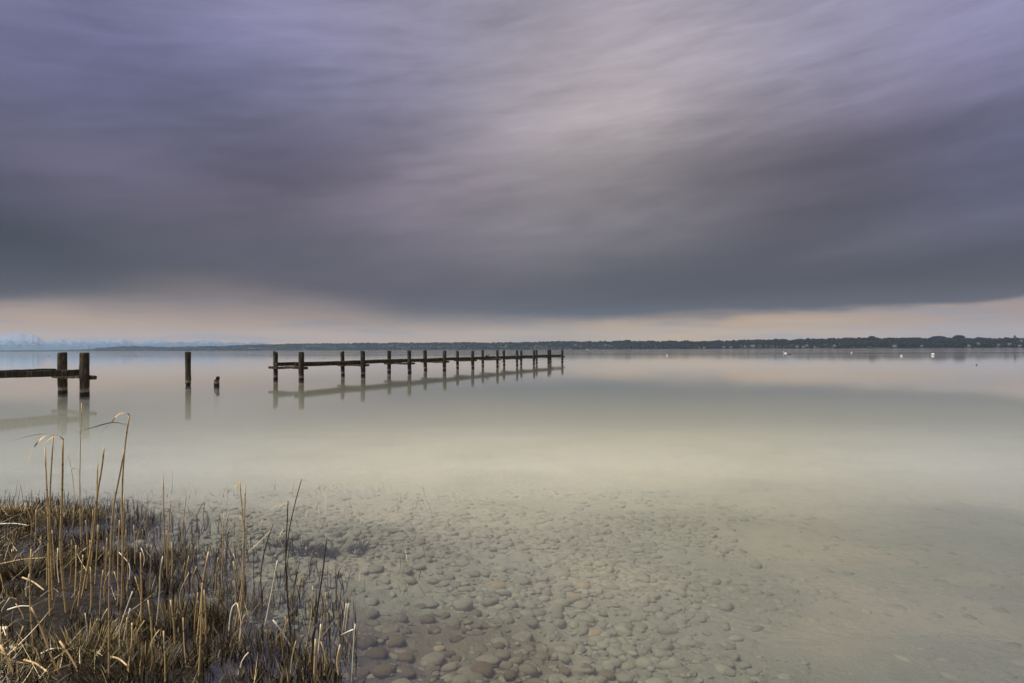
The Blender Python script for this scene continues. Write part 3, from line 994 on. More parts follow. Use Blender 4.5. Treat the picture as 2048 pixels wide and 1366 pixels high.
def add_stone(x, y, w, d, h, rot, mat, label, group, bury=.42):
    z = float(ground_z(x, y)) + h * (1 - 2 * bury) * .5
    o = link('stone', stone_mesh(random.randrange(10), mat))
    o.location = (x, y, z); o.scale = (w / 2, d / 2, h / 2 * 1.25); o.rotation_euler = (random.uniform(-.15, .15), random.uniform(-.15, .15), rot)
    tag(o, label, 'stone', group)
    placed.append((x, y, max(w, d) / 2))


def bed_at(px, py):
    p = at(px, py, -.25)
    for _ in range(4): p = at(px, py, float(ground_z(p.x, p.y)))
    return p


GREY_L, GREY_G = 'silt covered grey stone lying on the lake bottom', 'grey stones on the lake bottom'
RUST_L, RUST_G = 'rust brown algae covered stone in the brown patch of lake bottom', 'rust brown stones'
DARK_L, DARK_G = 'dark olive stone on the lake bottom between paler grey ones', 'dark olive stones'
for (px, py, w, asp, mat, lab, grp) in [
    (990, 1175, 52, .62, ST_TAN, 'long oval tan stone, the most clearly seen on the lake bottom', None),
    (1148, 1196, 32, .75, ST_TAN, 'tan brown stone just below the mossy patch on the lake bottom', None),
    (1165, 1177, 34, .8, ST_TAN, 'flat yellowish mossy stone crowning the dark weedy patch', None),
    (1185, 1270, 42, .5, ST_TAN, 'elongated tan stone pointing towards the shore', None),
    (878, 1299, 24, .7, ST_TAN, 'small yellowish stone among rust brown ones', None),
    (924, 1213, 40, .8, ST_GREY, GREY_L, GREY_G), (1336, 1265, 42, .85, ST_GREY, GREY_L, GREY_G), (1052, 1347, 46, .85, ST_DARK, DARK_L, DARK_G),
    (965, 1343, 50, .8, ST_RUST, RUST_L, RUST_G), (868, 1323, 50, .8, ST_GREY, GREY_L, GREY_G), (1009, 1188, 28, .7, ST_GREY, GREY_L, GREY_G),
    (980, 1206, 32, .75, ST_DARK, DARK_L, DARK_G), (1086, 1158, 28, .7, ST_GREY, GREY_L, GREY_G), (922, 1130, 36, .7, ST_GREY, GREY_L, GREY_G),
    (1064, 1251, 26, .9, ST_DARK, DARK_L, DARK_G), (1274, 1239, 36, .8, ST_GREY, GREY_L, GREY_G), (1305, 1223, 36, .7, ST_GREY, GREY_L, GREY_G),
    (734, 1288, 46, .85, ST_RUST, RUST_L, RUST_G), (790, 1283, 40, .85, ST_RUST, RUST_L, RUST_G), (753, 1316, 46, .8, ST_RUST, RUST_L, RUST_G),
    (855, 1242, 32, .8, ST_RUST, RUST_L, RUST_G), (802, 1240, 30, .9, ST_RUST, RUST_L, RUST_G), (1003, 1314, 34, .8, ST_DARK, DARK_L, DARK_G),
    (1085, 1304, 22, .8, ST_GREY, GREY_L, GREY_G), (1324, 1312, 34, .8, ST_GREY, GREY_L, GREY_G), (1257, 1304, 34, .7, ST_GREY, GREY_L, GREY_G),
    (1168, 1341, 34, .8, ST_RUST, RUST_L, RUST_G), (1213, 1353, 34, .8, ST_RUST, RUST_L, RUST_G), (912, 1282, 32, .8, ST_RUST, RUST_L, RUST_G),
    (864, 1167, 28, .7, ST_GREY, GREY_L, GREY_G), (744, 1205, 28, .9, ST_GREY, GREY_L, GREY_G), (1045, 1278, 46, .7, ST_GREY, GREY_L, GREY_G),
    (919, 1353, 24, .9, ST_GREY, GREY_L, GREY_G), (838, 1130, 28, .6, ST_GREY, GREY_L, GREY_G), (770, 1345, 50, .8, ST_RUST, RUST_L, RUST_G),
    (720, 1352, 44, .8, ST_RUST, RUST_L, RUST_G), (1400, 1240, 30, .7, ST_GREY, GREY_L, GREY_G), (1375, 1290, 40, .7, ST_GREY, GREY_L, GREY_G),
    (840, 1215, 26, .7, ST_RUST, RUST_L, RUST_G), (870, 1262, 28, .8, ST_RUST, RUST_L, RUST_G), (812, 1318, 34, .8, ST_RUST, RUST_L, RUST_G)]:
    p = bed_at(px, py)
    wm = w / F * p.y
    add_stone(p.x, p.y, wm, wm * random.uniform(.75, 1.0), wm * asp * .55, random.uniform(-.4, .4), mat, lab, grp)
tries = 0
while len(placed) < 285 and tries < 20000:
    tries += 1
    py = 1035 + 331 * random.random() ** .9
    px = random.uniform(560, 2040)
    p = bed_at(px, py)
    c = fbm(np.array(p.x * 1.3), np.array(p.y * 1.3), 71, 3)
    if random.random() > np.clip((c - .36) * 5, .08, 1): continue
    if random.random() < max(0, (px - 1150) / 420): continue
    if float(bank_s(np.array(p.x), np.array(p.y))) > -1.0: continue
    w = random.choice([.05, .06, .07, .08, .09, .11]) * random.uniform(.85, 1.2)
    if any((p.x - q[0]) ** 2 + (p.y - q[1]) ** 2 < (.62 * w + .85 * q[2]) ** 2 for q in placed): continue
    rust = math.hypot((p.x + .42) / .75, (p.y - 3.3) / .75) < 1.0
    if rust: a = (ST_RUST, RUST_L, RUST_G)
    elif random.random() < .15: a = (ST_DARK, DARK_L, DARK_G)
    else: a = (ST_GREY, GREY_L, GREY_G)
    add_stone(p.x, p.y, w, w * random.uniform(.65, 1), w * random.uniform(.34, .52), random.uniform(0, 6.28), *a, bury=random.uniform(.4, .55))

# the multitude of smaller and farther stones
v1, f1 = ico(2)
N = 15000
yy = 2.3 + 8.0 * rng.random(N * 3) ** 0.85
xx = yy * rng.uniform(-.80, .82, N * 3)
acc = rng.random(N * 3) < np.clip((fbm(xx * 1.3, yy * 1.3, 71, 3) - .36) * 5, .2, 1)
acc &= bank_s(xx, yy) < -.75
acc &= rng.random(N * 3) < np.clip((9.0 - yy) / 3.2, 0, 1)
acc &= rng.random(N * 3) < np.clip(1.25 - (xx / yy) / .42, .10, 1)
xx, yy = xx[acc][:N], yy[acc][:N]
N = len(xx)
sz = np.exp(rng.normal(-3.6, .7, N)) * np.clip(.8 + yy / 9, 1, 1.9); sz = np.clip(sz, .008, .12)
zz = ground_z(xx, yy)
a = rng.uniform(0, 6.28, N); ca, sa = np.cos(a), np.sin(a)
asp = rng.uniform(.45, 1, N); hh = rng.uniform(.22, .5, N)
bl = v1[None] * (1 + .35 * (rng.random((N, len(v1), 1)) - .5))
bx = bl[..., 0] * (sz / 2)[:, None]; by = bl[..., 1] * (sz * asp / 2)[:, None]
VV = np.stack([bx * ca[:, None] - by * sa[:, None] + xx[:, None], bx * sa[:, None] + by * ca[:, None] + yy[:, None], bl[..., 2] * (sz * hh / 2)[:, None] + (zz + sz * hh * (.03 - .045 * np.clip((yy - 5) / 4, 0, 4) - .26 * np.clip((xx / yy - .2) / .3, 0, 1)))[:, None]], -1)
FF = (f1[None] + (np.arange(N) * len(v1))[:, None, None]).reshape(-1, 3)


def pebble_mat():
    m, nt, b = material('silted_pebbles')
    geo = nt.new('ShaderNodeNewGeometry'); pos = geo.outputs['Position']
    sep = nt.new('ShaderNodeSeparateXYZ'); nt.l.new(pos, sep.inputs[0])
    r = geo.outputs['Random Per Island']
    silt, far, mid = silt_color(nt, pos, sep.outputs[0], sep.outputs[1])
    c = nt.ramp(r, [(0, (.09, .085, .06)), (.5, (.15, .147, .105)), (1, (.26, .25, .185))])
    c = nt.mix(nt.m('MINIMUM', nt.m('ADD', .45, nt.m('MULTIPLY', far, .75)), .93), c, silt)
    n = nt.noise(pos, 60, 3, .6)
    c = nt.mix(nt.m('MULTIPLY', nt.sstep(n, .45, .7), .3), c, nt.mix(.5, c, (.06, .055, .04, 1)))
    nt.l.new(c, b.inputs['Base Color']); b.inputs['Roughness'].default_value = .9; b.inputs['Specular IOR Level'].default_value = .15
    return m


pe = link('pebbles', mesh_np('pebbles', VV.reshape(-1, 3), [FF]), pebble_mat())
tag(pe, 'countless small pebbles and distant stones on the lake bottom', 'pebbles', kind='stuff')


# ------------------------------------------------------------------ plants
def blades(name, x, y, z, h, w, lean, az, curl, mat, tint, seg=3):
    """flat curved blades, one row each; lean in radians from upright, az = direction of the lean"""
    n = len(x)
    s = np.linspace(0, 1, seg + 1)
    ang = lean[:, None] + curl[:, None] * s[None] ** 1.5
    ds = (h / seg)[:, None]
    r = np.concatenate([np.zeros((n, 1)), np.cumsum(np.sin(ang[:, :-1]) * ds, 1)], 1)
    u = np.concatenate([np.zeros((n, 1)), np.cumsum(np.cos(ang[:, :-1]) * ds, 1)], 1)
    cx = x[:, None] + r * np.cos(az)[:, None]; cy = y[:, None] + r * np.sin(az)[:, None]; cz = z[:, None] + u
    fa = rng.uniform(0, np.pi, n) * .5 - .4
    wd = w[:, None] * (1 - .85 * s[None] ** 1.6) / 2
    ox, oy = np.cos(fa)[:, None] * wd, np.sin(fa)[:, None] * wd
    V = np.stack([np.stack([cx - ox, cy - oy, cz], -1), np.stack([cx + ox, cy + oy, cz], -1)], 2).reshape(n, -1, 3)
    k = 2 * (seg + 1)
    q = np.array([(2 * i, 2 * i + 1, 2 * i + 3, 2 * i + 2) for i in range(seg)])
    FQ = (q[None] + (np.arange(n) * k)[:, None, None]).reshape(-1, 4)
    me = mesh_np(name, V.reshape(-1, 3), [FQ])
    at_ = me.attributes.new('tint', 'FLOAT', 'POINT')
    at_.data.foreach_set('value', np.repeat(tint, k).astype(np.float32))
    me.materials.append(mat)
    return me


STUB = blade_mat('dark_dead_sedge', (0.012, 0.008, 0.004), (0.34, 0.25, 0.125), .55, .4)
STRAW = blade_mat('dry_straw', (0.055, 0.036, 0.015), (0.74, 0.58, 0.32), .5, .45)
TUFT = blade_mat('olive_brown_grass', (0.022, 0.017, 0.007), (0.34, 0.25, 0.10), .6, .35)

# short dead stubble standing in mud and shallow water
N = 110000
x = rng.uniform(-6.4, -.3, N); y = rng.uniform(2.2, 7.6, N)
s = bank_s(x, y)
cl = fbm(x * 2.4, y * 2.4, 91, 3); cl2 = fbm(x * 7, y * 7, 92, 2)
dens = np.clip((s + 1.55) / .75, 0, 1) * np.clip((cl - .36) * 5, np.where(s > .3, .35, .02), 1) * np.clip((cl2 - .36) * 6, .03, 1)
dens *= np.where(s > .55, 1.15, np.where(s < -.7, .34, .85)) * .95
ok = (rng.random(N) < dens) & (x / y > -.86) & (x / y < -.23)
x, y, s = x[ok], y[ok], s[ok]; n = len(x)
z = ground_z(x, y) - .02
h = rng.uniform(.02, .095, n) + np.clip(-z, 0, .25) * rng.uniform(.8, 1.1, n)
me = blades('sedge_stubble', x, y, z, h, rng.uniform(.004, .0105, n), np.abs(rng.normal(0, .34, n)), rng.uniform(0, 6.28, n), rng.normal(0, .8, n), STUB, rng.random(n) ** 3)
tag(link('sedge_stubble', me), 'short dark dead sedge stubble in mud and shallow water', 'sedge', kind='stuff')

# tangled pale straw
N = 44000
x = rng.uniform(-6.4, -.5, N); y = rng.uniform(2.2, 7.0, N); s = bank_s(x, y)
cl = fbm(x * 2.0 + 9, y * 2.0, 95, 3)
ok = (rng.random(N) < np.clip((s + .55) / .8, .06, 1) * np.clip((cl - .36) * 4, np.where(s > .3, .42, .12), 1) * .9) & (x / y > -.86)
x, y = x[ok], y[ok]; n = len(x); z = np.maximum(ground_z(x, y), -.03)
flat = rng.random(n) < .75
lean = np.where(flat, rng.uniform(.9, 1.45, n), rng.uniform(.1, .8, n))
me = blades('straw_litter', x, y, z + .01, rng.uniform(.04, .12, n) * rng.choice([1, 1, 1, 2.2], n), rng.uniform(.002, .0048, n), lean, rng.uniform(0, 6.28, n), rng.normal(.1, .5, n), STRAW, rng.random(n) ** 3.2, 4)
tag(link('straw_litter', me), 'tangled dry straw strewn over the muddy bank', 'straw', kind='stuff')

# tussocks
TUS = [(130, 1035, .26, .95, 'pale straw tussock at the outer edge of the marsh near the bent reeds'), (35, 1030, .24, .9, 'dark tussock at the outer marsh edge close to the picture border'),
       (268, 1035, .20, .4, 'dark tussock standing in water behind the tallest bent reed'), (330, 1110, .22, .5, 'dark tussock round the feet of a bundle of straight reeds'),
       (345, 1245, .20, .4, 'dark tussock on the black puddle in the middle of the marsh'), (402, 1240, .20, .5, 'tussock with golden stems beside the open puddle'),
       (468, 1215, .19, .45, 'rounded dark tussock at the foot of the twin tall reeds'), (285, 1340, .26, .5, 'olive green tussock over a black hollow at the bottom of the bank'),
       (520, 1290, .13, .4, 'small dark tussock alone in the shallow water'), (195, 1110, .24, .4, 'dark tussock among the thickest stand of reeds'),
       (60, 1150, .22, .5, 'tussock of short grey stubs on the bare mud'), (165, 1310, .22, .7, 'low straw tussock lying on the wet mud')]
for i, (px, py, r, tn, lab) in enumerate(TUS):
    p = at(px, py, 0.0)
    n = 640
    rr = r * np.sqrt(rng.random(n)); aa = rng.uniform(0, 6.28, n)
    tx_, ty_ = rr * np.cos(aa), rr * np.sin(aa)
    root_z = ground_z(p.x + tx_, p.y + ty_) - .02
    me = blades('tussock', tx_, ty_, root_z, rng.uniform(.05, .13, n), rng.uniform(.003, .006, n), .15 + .5 * rr / r + rng.normal(0, .12, n), aa, rng.normal(.5, .4, n), TUFT if tn < .9 else STRAW, np.clip(rng.random(n) ** 2 * tn * 1.5, 0, 1), 4)
    o = link('tussock', me); o.location = (p.x, p.y, 0)
    tag(o, lab, 'tussock', 'tussocks in the marsh')


# reeds
def reed_mat():
    m, nt, b = material('dry_reed')
    tc = nt.new('ShaderNodeTexCoord'); oi = nt.new('ShaderNodeObjectInfo')
    n = nt.noise(nt.scalev(tc.outputs['Object'], (20, 20, 4)), 1.0, 4, .6)
    sep = nt.new('ShaderNodeSeparateXYZ'); nt.l.new(tc.outputs['Object'], sep.inputs[0])
    c = nt.ramp(n, [(.3, (.32, .20, .075)), (.55, (.56, .40, .18)), (.8, (.74, .58, .33))])
    c = nt.mix(nt.m('MULTIPLY', oi.outputs['Random'], .55), c, (.42, .32, .19, 1))
    # dark joints along the stalk
    w = nt.m('FRACT', nt.m('MULTIPLY', sep.outputs[2], 7.5))
    c = nt.mix(nt.m('MULTIPLY', nt.m('LESS_THAN', w, .06), .65), c, (.05, .03, .015, 1))
    nt.l.new(c, b.inputs['Base Color']); b.inputs['Roughness'].default_value = .5; b.inputs['Specular IOR Level'].default_value = .4
    return m


REED = reed_mat()
PALE = simple_mat('bleached_reed', (0.66, 0.60, 0.47), .55, .25, 25, .4)
DARKR = simple_mat('dark_wet_reed', (0.035, 0.027, 0.018), .45, .5, 25, .5)
LEAF = simple_mat('dry_reed_leaf', (0.50, 0.34, 0.16), .6, .35, 25, .35)


def ribbon(pts, w, n=18):
    P = resample(pts, n)
    T = np.gradient(P, axis=0); T /= np.linalg.norm(T, axis=1)[:, None] + 1e-12
    S = np.cross(T, [0.25, .6, .75]); S /= np.linalg.norm(S, axis=1)[:, None] + 1e-9
    t = np.linspace(0, 1, n)
    ww = w * np.clip(np.minimum(.35 + t * 3, 1.0) * (1 - t) ** .6, .06, 1) / 2
    C = np.cross(T, S) * (ww * .3)[:, None]
    V = np.stack([P - S * ww[:, None], P + C, P + S * ww[:, None]], 1).reshape(-1, 3)
    q = []
    for i in range(n - 1):
        q += [(3 * i, 3 * i + 1, 3 * i + 4, 3 * i + 3), (3 * i + 1, 3 * i + 2, 3 * i + 5, 3 * i + 4)]
    return mesh_np('leaf', V, [np.array(q)])


def reed(pts, label, r=.0050, leaves=(), mat=None, group=None, depth=None):
    """pts: photo pixels from the foot (at the waterline or mud) to the tip"""
    b = at(*pts[0], 0.0)
    rs = random.Random(int(pts[0][0] * 13 + pts[0][1]))
    slope = rs.uniform(-.06, .10) if depth is None else depth
    W = []
    for i, (px, py) in enumerate(pts):
        k = i / max(1, len(pts) - 1)
        W.append(np.array(aty(px, py, b.y + slope * k * .5)) - np.array(b))
    d = W[1] - W[0]
    W.insert(0, W[0] - d / max(abs(d[2]), .05) * .3 if abs(d[2]) > .04 else W[0] - d * .05)
    root = empty('reed', b, label, 'reed', group)
    n = max(10, 4 * len(W)); P = resample(W, n)
    rad = np.linspace(1.1, .7, n) * r
    mb = MB(); tube(mb, P, rad, 7)
    link('stem', mb.mesh('stem'), mat or REED, root)
    for lf in leaves:
        w = lf[0]; lp_ = lf[1]
        Lw = []
        for i, (px, py) in enumerate(lp_):
            Lw.append(np.array(aty(px, py, b.y + slope * .5 - .05 * i * (1 if len(lf) < 3 else lf[2]))) - np.array(b))
        link('leaf', ribbon(Lw, w), LEAF if mat is not PALE else PALE, root)
    span = abs(pts[0][1] - pts[-1][1])
    if not leaves and group is None and 'lea' not in label and span > 90:
        for k in (.38, .62):          # dry sheath torn loose from the stalk
            q = P[int(k * (n - 1))]; sd = rs.choice((-1, 1)); e = rs.uniform(.6, 1.3)
            L3 = [q, q + np.array([sd * .008 * e, -.004, .035 * e]), q + np.array([sd * .03 * e, -.01, .05 * e]), q + np.array([sd * .05 * e, -.012, .03 * e])]
            link('sheath', ribbon(L3, .0085, 10), LEAF if mat is not PALE else PALE, root)
    return root


reed([(100, 1239), (96, 1032), (89.5, 894.5)], 'straight leafless reed, leftmost of the trio in front of the shore end piles')
reed([(106, 1206), (99.5, 1007), (106.5, 870)], 'reed with a single long leaf blown far out to one side', leaves=[(.011, [(106, 868), (83, 868), (50, 874), (19, 883)])])
reed([(133, 1231), (121, 1090), (124, 999), (125.6, 877)], 'thick reed whose drooping leaves arch over beside its tip', r=.0068, leaves=[(.012, [(126, 877), (119, 872), (106, 874), (85, 889)]), (.012, [(125, 877), (112, 870), (90, 872), (70, 892), (50, 937)])])
reed([(162, 1090), (159.6, 986), (163, 806)], 'slender tall reed crossing in front of the shore end pile', r=.0036)
reed([(145, 1065), (148, 982), (141, 930), (133.5, 904)], 'very thin curved grass stem between the thick reed and the tall ones', r=.0022)
reed([(164, 1194), (186.5, 1069), (195, 986), (205, 925), (207.7, 897)], 'stout leaning reed with a cut top', r=.0066)
reed([(182, 1131), (191, 1040), (193.6, 986), (195, 926)], 'shorter stout reed pressed against the leaning cut one', r=.0056)
reed([(246.6, 1198), (244.5, 1057), (244.5, 974), (251, 883), (258.7, 831)], 'tallest reed, its leaves flying like a flag from the bent tip', r=.0058,
     leaves=[(.012, [(258.7, 832), (255, 826), (248, 825), (238, 828), (213.5, 832)]), (.013, [(255.5, 850), (232, 845), (182, 856), (145, 867)]), (.010, [(250, 825), (238, 828), (220, 848), (197, 868)])])
reed([(217.6, 1366), (222, 1090), (228, 1007), (238, 957), (248.7, 899)], 'long reed rising from the bottom edge to lean on the tallest one', r=.0046)
reed([(331.6, 1144), (328, 1049), (326.6, 950.5)], 'straight slim reed above the dark tussock, free of leaves', r=.0040)
reed([(333.7, 1152), (337, 1070), (341, 1000)], 'slim reed just beside the straight one over the dark tussock', r=.0040)
reed([(360.6, 1098), (368, 1032), (373, 986.5)], 'slim reed leaning outward at the outer marsh edge', r=.0038)
reed([(292, 1057), (293.5, 1020), (295, 987)], 'short thin reed at the outer marsh edge right of the tallest reed', r=.0030)
reed([(243, 1215), (246, 1090), (248, 990)], 'plain reed close against the foot of the tallest reed', r=.0048)
reed([(68, 1306), (60, 1194), (62, 1098)], 'lone thin reed rising from the bare mud', r=.0042)
reed([(38, 1380), (18, 1325), (0, 1290)], 'thick broken reed stub slanting at the bottom corner of the bank', r=.0075)
reed([(313, 1252), (319, 1185), (321, 1140), (325.5, 1113)], 'bleached bent straw standing among the dark tussocks', r=.0042, mat=PALE)
reed([(236, 1268), (250, 1225), (265, 1183)], 'bright snapped straw slanting upward, the longer of a pair', r=.0042, mat=PALE)
reed([(244.6, 1297), (252, 1255), (260, 1217)], 'bright snapped straw slanting upward, the lower of a pair', r=.0042, mat=PALE)
reed([(478, 1241), (488, 1152), (486, 1043), (479, 963)], 'twin tall reed with a small curled leaf at its tip', r=.0042, leaves=[(.006, [(479, 966), (470, 972), (445, 995)]), (.007, [(479, 966), (476, 972), (474, 985)])])
reed([(470, 1255), (484, 1170), (487.4, 1091), (490.5, 970.6)], 'twin tall reed that is straight and has no leaf', r=.0044)
reed([(570, 1139), (576.8, 1070.5), (588.7, 1012.5), (603, 958.6)], 'slanting reed with a thin leaf hanging off its tip over open water', r=.0038, leaves=[(.006, [(602, 960), (612, 961), (625, 974), (640, 994)])], mat=DARKR)
reed([(581, 1272), (574, 1180), (571.6, 1104), (574, 1050), (576, 1002)], 'reed with a small folded leaf, crossing the slanting one', r=.0038, leaves=[(.007, [(576, 1006), (566, 1008), (555, 1018)])], mat=DARKR)
reed([(524, 1207), (522, 1145), (531, 1094), (546, 1049)], 'slim curved reed standing in the shallows', r=.0034, mat=DARKR)
reed([(573, 1150), (577, 1110), (584, 1072)], 'short slim reed close beside the crossing pair', r=.0030, mat=DARKR)
reed([(624.5, 1302), (633, 1231), (646.7, 1135), (653.5, 1075.6)], 'tall dark reed leaning outward, the outermost one of its height', r=.0044, mat=DARKR)
reed([(688.6, 1210), (686, 1169), (678, 1140)], 'thin reed tip curving over towards the bank', r=.0024, mat=DARKR)
reed([(641.6, 1278.5), (648, 1230), (652, 1185)], 'slim reed between the tall outward leaning one and open water', r=.0034)
reed([(636, 1309), (639, 1280), (641.6, 1248)], 'short pale reed close to the bottom edge', r=.0042, mat=PALE)
reed([(704.6, 1345), (707, 1290), (710.4, 1248)], 'outermost reed with one white broken leaf', r=.0034, leaves=[(.011, [(707, 1258), (698, 1262), (681, 1270)])], mat=PALE)
reed([(691, 1261), (694, 1235), (697, 1207)], 'white tipped reed stub, outer one of a cluster of three', r=.0040, mat=PALE)
reed([(686, 1261), (689, 1235), (692.7, 1207)], 'white tipped reed stub in the middle of a cluster of three', r=.0040, mat=PALE)
reed([(681, 1262), (680, 1240), (679, 1219)], 'dark reed stub, inner one of a cluster of three', r=.0045, mat=DARKR)
reed([(612.6, 1295), (623, 1231), (625.5, 1173)], 'greyish slim reed left of the tall outward leaning one', r=.0036)
reed([(585, 1197), (593, 1155), (600.6, 1116.5)], 'very thin leaning reed over the clear shallows', r=.0026, mat=DARKR)
reed([(532, 1241), (543, 1185), (554.6, 1121.7)], 'bleached leaning reed in the shallows', r=.0042, mat=PALE)
reed([(585, 1299), (566, 1268), (546, 1240)], 'white straw fallen slantwise into the water', r=.0044, mat=PALE)
reed([(442, 1193), (445.5, 1104), (448, 1028)], 'slim reed at the outermost marsh corner', r=.0036)
reed([(508.6, 1190), (507, 1140), (506, 1101)], 'thin dark reed just right of the twin tall ones', r=.0026, mat=DARKR)
reed([(627, 1380), (629, 1330), (631, 1278)], 'tan reed cut by the bottom edge beside a dark stub', r=.0050)
reed([(398, 1353), (403, 1240), (407, 1158), (417, 1104)], 'golden reed rising out of the tussock beside the puddle', r=.0052)
reed([(393, 1290), (401, 1215), (405, 1165)], 'golden reed bundled with a longer one by the puddle', r=.0052)
reed([(331, 1366), (330, 1320), (327, 1262)], 'upright tan reed at the bottom edge by the green tussock', r=.0046)
reed([(282, 1256), (283, 1180), (281, 1105)], 'upright tan reed between the snapped straws and bent straw', r=.0046)
reed([(458, 1262), (461, 1230), (466, 1212), (472, 1206)], 'curled pale straw hooked over the rounded tussock', r=.0042, mat=PALE)
reed([(480, 1338), (486, 1318), (497, 1305)], 'short white hooked straw near the bottom edge', r=.0040, mat=PALE)
reed([(128, 1366), (110, 1330), (66, 1222), (62, 1215)], 'long snapped reed sloping down across the mud', r=.0046)
reed([(166, 1366), (150, 1330), (119, 1282)], 'reed lying slanted near the bottom of the bank', r=.0052)
# bundles of like stalks among the main ones
for (px, py, tp_, ty_) in [(178, 1150, 186, 1020), (190, 1170, 196, 1050), (172, 1180, 180, 1080), (226, 1150, 231, 1030), (236, 1180, 239, 1040), (256, 1170, 252, 1060), (334, 1160, 333, 1060),
                           (342, 1165, 343, 1085), (110, 1160, 104, 1060), (94, 1180, 97, 1080), (140, 1170, 143, 1080), (150, 1185, 152, 1090), (210, 1190, 214, 1075), (300, 1180, 303, 1090), (412, 1280, 408, 1180),
                           (388, 1275, 396, 1185), (70, 1090, 72, 1020), (270, 1130, 267, 1050), (200, 1230, 206, 1140), (156, 1215, 166, 1110), (430, 1190, 436, 1115), (350, 1290, 341, 1200), (372, 1330, 366, 1235), (305, 1290, 296, 1200), (260, 1330, 254, 1235)]:
    reed([(px, py), ((px + tp_) / 2 + random.uniform(-2, 2), (py + ty_) / 2), (tp_, ty_)], 'one of many plain broken reed stalks among the tall reeds', r=random.uniform(.0034, .0052), group='plain broken reed stalks')
for i in range(50):
    px = random.uniform(0, 480); py = random.uniform(1070, 1366)
    b = at(px, py)
    if float(bank_s(np.array(b.x), np.array(b.y))) < -1.0: continue
    hp = random.uniform(35, 95)
    reed([(px, py), (px + random.uniform(-6, 6), py - hp * .5), (px + random.uniform(-22, 18), py - hp)], 'one of many plain broken reed stalks among the tall reeds', r=random.uniform(.0026, .0046), group='plain broken reed stalks',
         mat=random.choice([REED, REED, REED, DARKR, PALE]))
for i in range(34):
    px = random.uniform(430, 700); py = random.uniform(1130, 1366)
    if py < 1130 + (px - 430) * .55: continue
    hp = random.uniform(25, 70)
    reed([(px, py), (px + random.uniform(-4, 4), py - hp * .5), (px + random.uniform(-10, 12), py - hp)], 'one of many short dark reed stubs standing in the shallow water', r=random.uniform(.0024, .004), group='dark reed stubs in the shallows',
         mat=random.choice([DARKR, DARKR, DARKR, REED]))

# fallen reed stalks lying on the mud
for (x0, y0, x1, y1, lab) in [(0, 1047, 58, 1046, 'pale fallen stalk lying level at the outer marsh edge'), (0, 1130, 92, 1119, 'long thin reddish stalk lying level across the mud'),
                              (15, 1229, 65, 1217, 'pale fallen stalk lying on bare mud beside the lone thin reed'), (82, 1318, 126, 1301, 'white fallen stalk lying on the mud near the bottom edge'),
                              (45, 1165, 88, 1182, 'tan fallen stalk sloping down towards the reeds'), (160, 1104, 186, 1085, 'pale fallen stalk propped against the leaning cut reed'),
                              (48, 1346, 96, 1355, 'fallen stalk lying along the bottom edge of the bank'), (222, 1322, 255, 1328, 'reddish fallen stalk beside the green tussock')]:
    a = at(x0, y0, .03); b = at(x1, y1, .05)
    za = max(float(ground_z(a.x, a.y)), 0) + .02; zb = max(float(ground_z(b.x, b.y)), 0) + .03
    mb = MB(); Pm = (a + b) / 2
    tube(mb, resample([(a.x - Pm.x, a.y - Pm.y, za), (0, 0, (za + zb) / 2 + .01), (b.x - Pm.x, b.y - Pm.y, zb)], 9), np.linspace(.0052, .0035, 9), 6)
    o = link('fallen_stalk', mb.mesh('fallen_stalk'), PALE if 'pale' in lab or 'white' in lab else REED); o.location = (Pm.x, Pm.y, 0)
    tag(o, lab, 'stalk')

# pale stones on the mud
for (px, py, w, lab) in [(8, 1258, 16, 'white stone lying on the mud at the edge of the picture'), (17, 1288, 17, 'pinkish beige stone lying on the mud below the white one')]:
    p = at(px, py, .05); wm = w / F * p.y
    o = link('stone', stone_mesh(3, PALE)); o.location = (p.x, p.y, max(float(ground_z(p.x, p.y)), 0) + .012); o.scale = (wm / 2, wm / 2.6, wm / 4)
    tag(o, lab, 'stone')

# waterweed fans on the bottom
WEED = simple_mat('dark_waterweed', (0.05, 0.05, 0.035), .8, .3, 30)
for (px, py, w, lab) in [(557, 1095, 26, 'small faint clump of waterweed under water, nearest the slim curved reed'), (606, 1103, 40, 'widest dark clump of waterweed under the clear water'),
                         (655, 1112, 34, 'dark clump of waterweed under water, touching the widest one'), (717, 1106, 20, 'small clump of waterweed under water, alone beyond the others')]:
    p = bed_at(px, py); R_ = w / F * p.y * .6; n = 130
    rr = R_ * np.sqrt(rng.random(n)); aa = rng.uniform(0, 6.28, n)
    me = blades('waterweed', rr * np.cos(aa), rr * np.sin(aa), np.full(n, -.01), rng.uniform(.05, .12, n), rng.uniform(.006, .013, n), .2 + .8 * rr / R_ + rng.normal(0, .15, n), aa, rng.normal(.4, .3, n), WEED, rng.random(n), 3)
    o = link('waterweed', me); o.location = (p.x, p.y, float(ground_z(p.x, p.y)))
    tag(o, lab, 'waterweed')

# ------------------------------------------------------------------ haze
HAZE_D = 3.3e-5
hm_, nt, _b = material('haze_air')
nt.n.clear()
out = nt.new('ShaderNodeOutputMaterial')
pv = nt.new('ShaderNodeVolumePrincipled')
pv.inputs['Color'].default_value = (0.50, 0.66, 0.90, 1); pv.inputs['Density'].default_value = HAZE_D
nt.l.new(pv.outputs[0], out.inputs['Volume'])
a, b_, c, d, e, f = -17500, 17500, -120, 19000, -5.0, 480
hv = [(a, c, e), (b_, c, e), (b_, d, e), (a, d, e), (a, c, f), (b_, c, f), (b_, d, f), (a, d, f)]
hz_o = link('haze', mesh_np('haze', hv, [wq], False), hm_)
tag(hz_o, 'thin bluish haze over the lake', 'haze', kind='stuff')

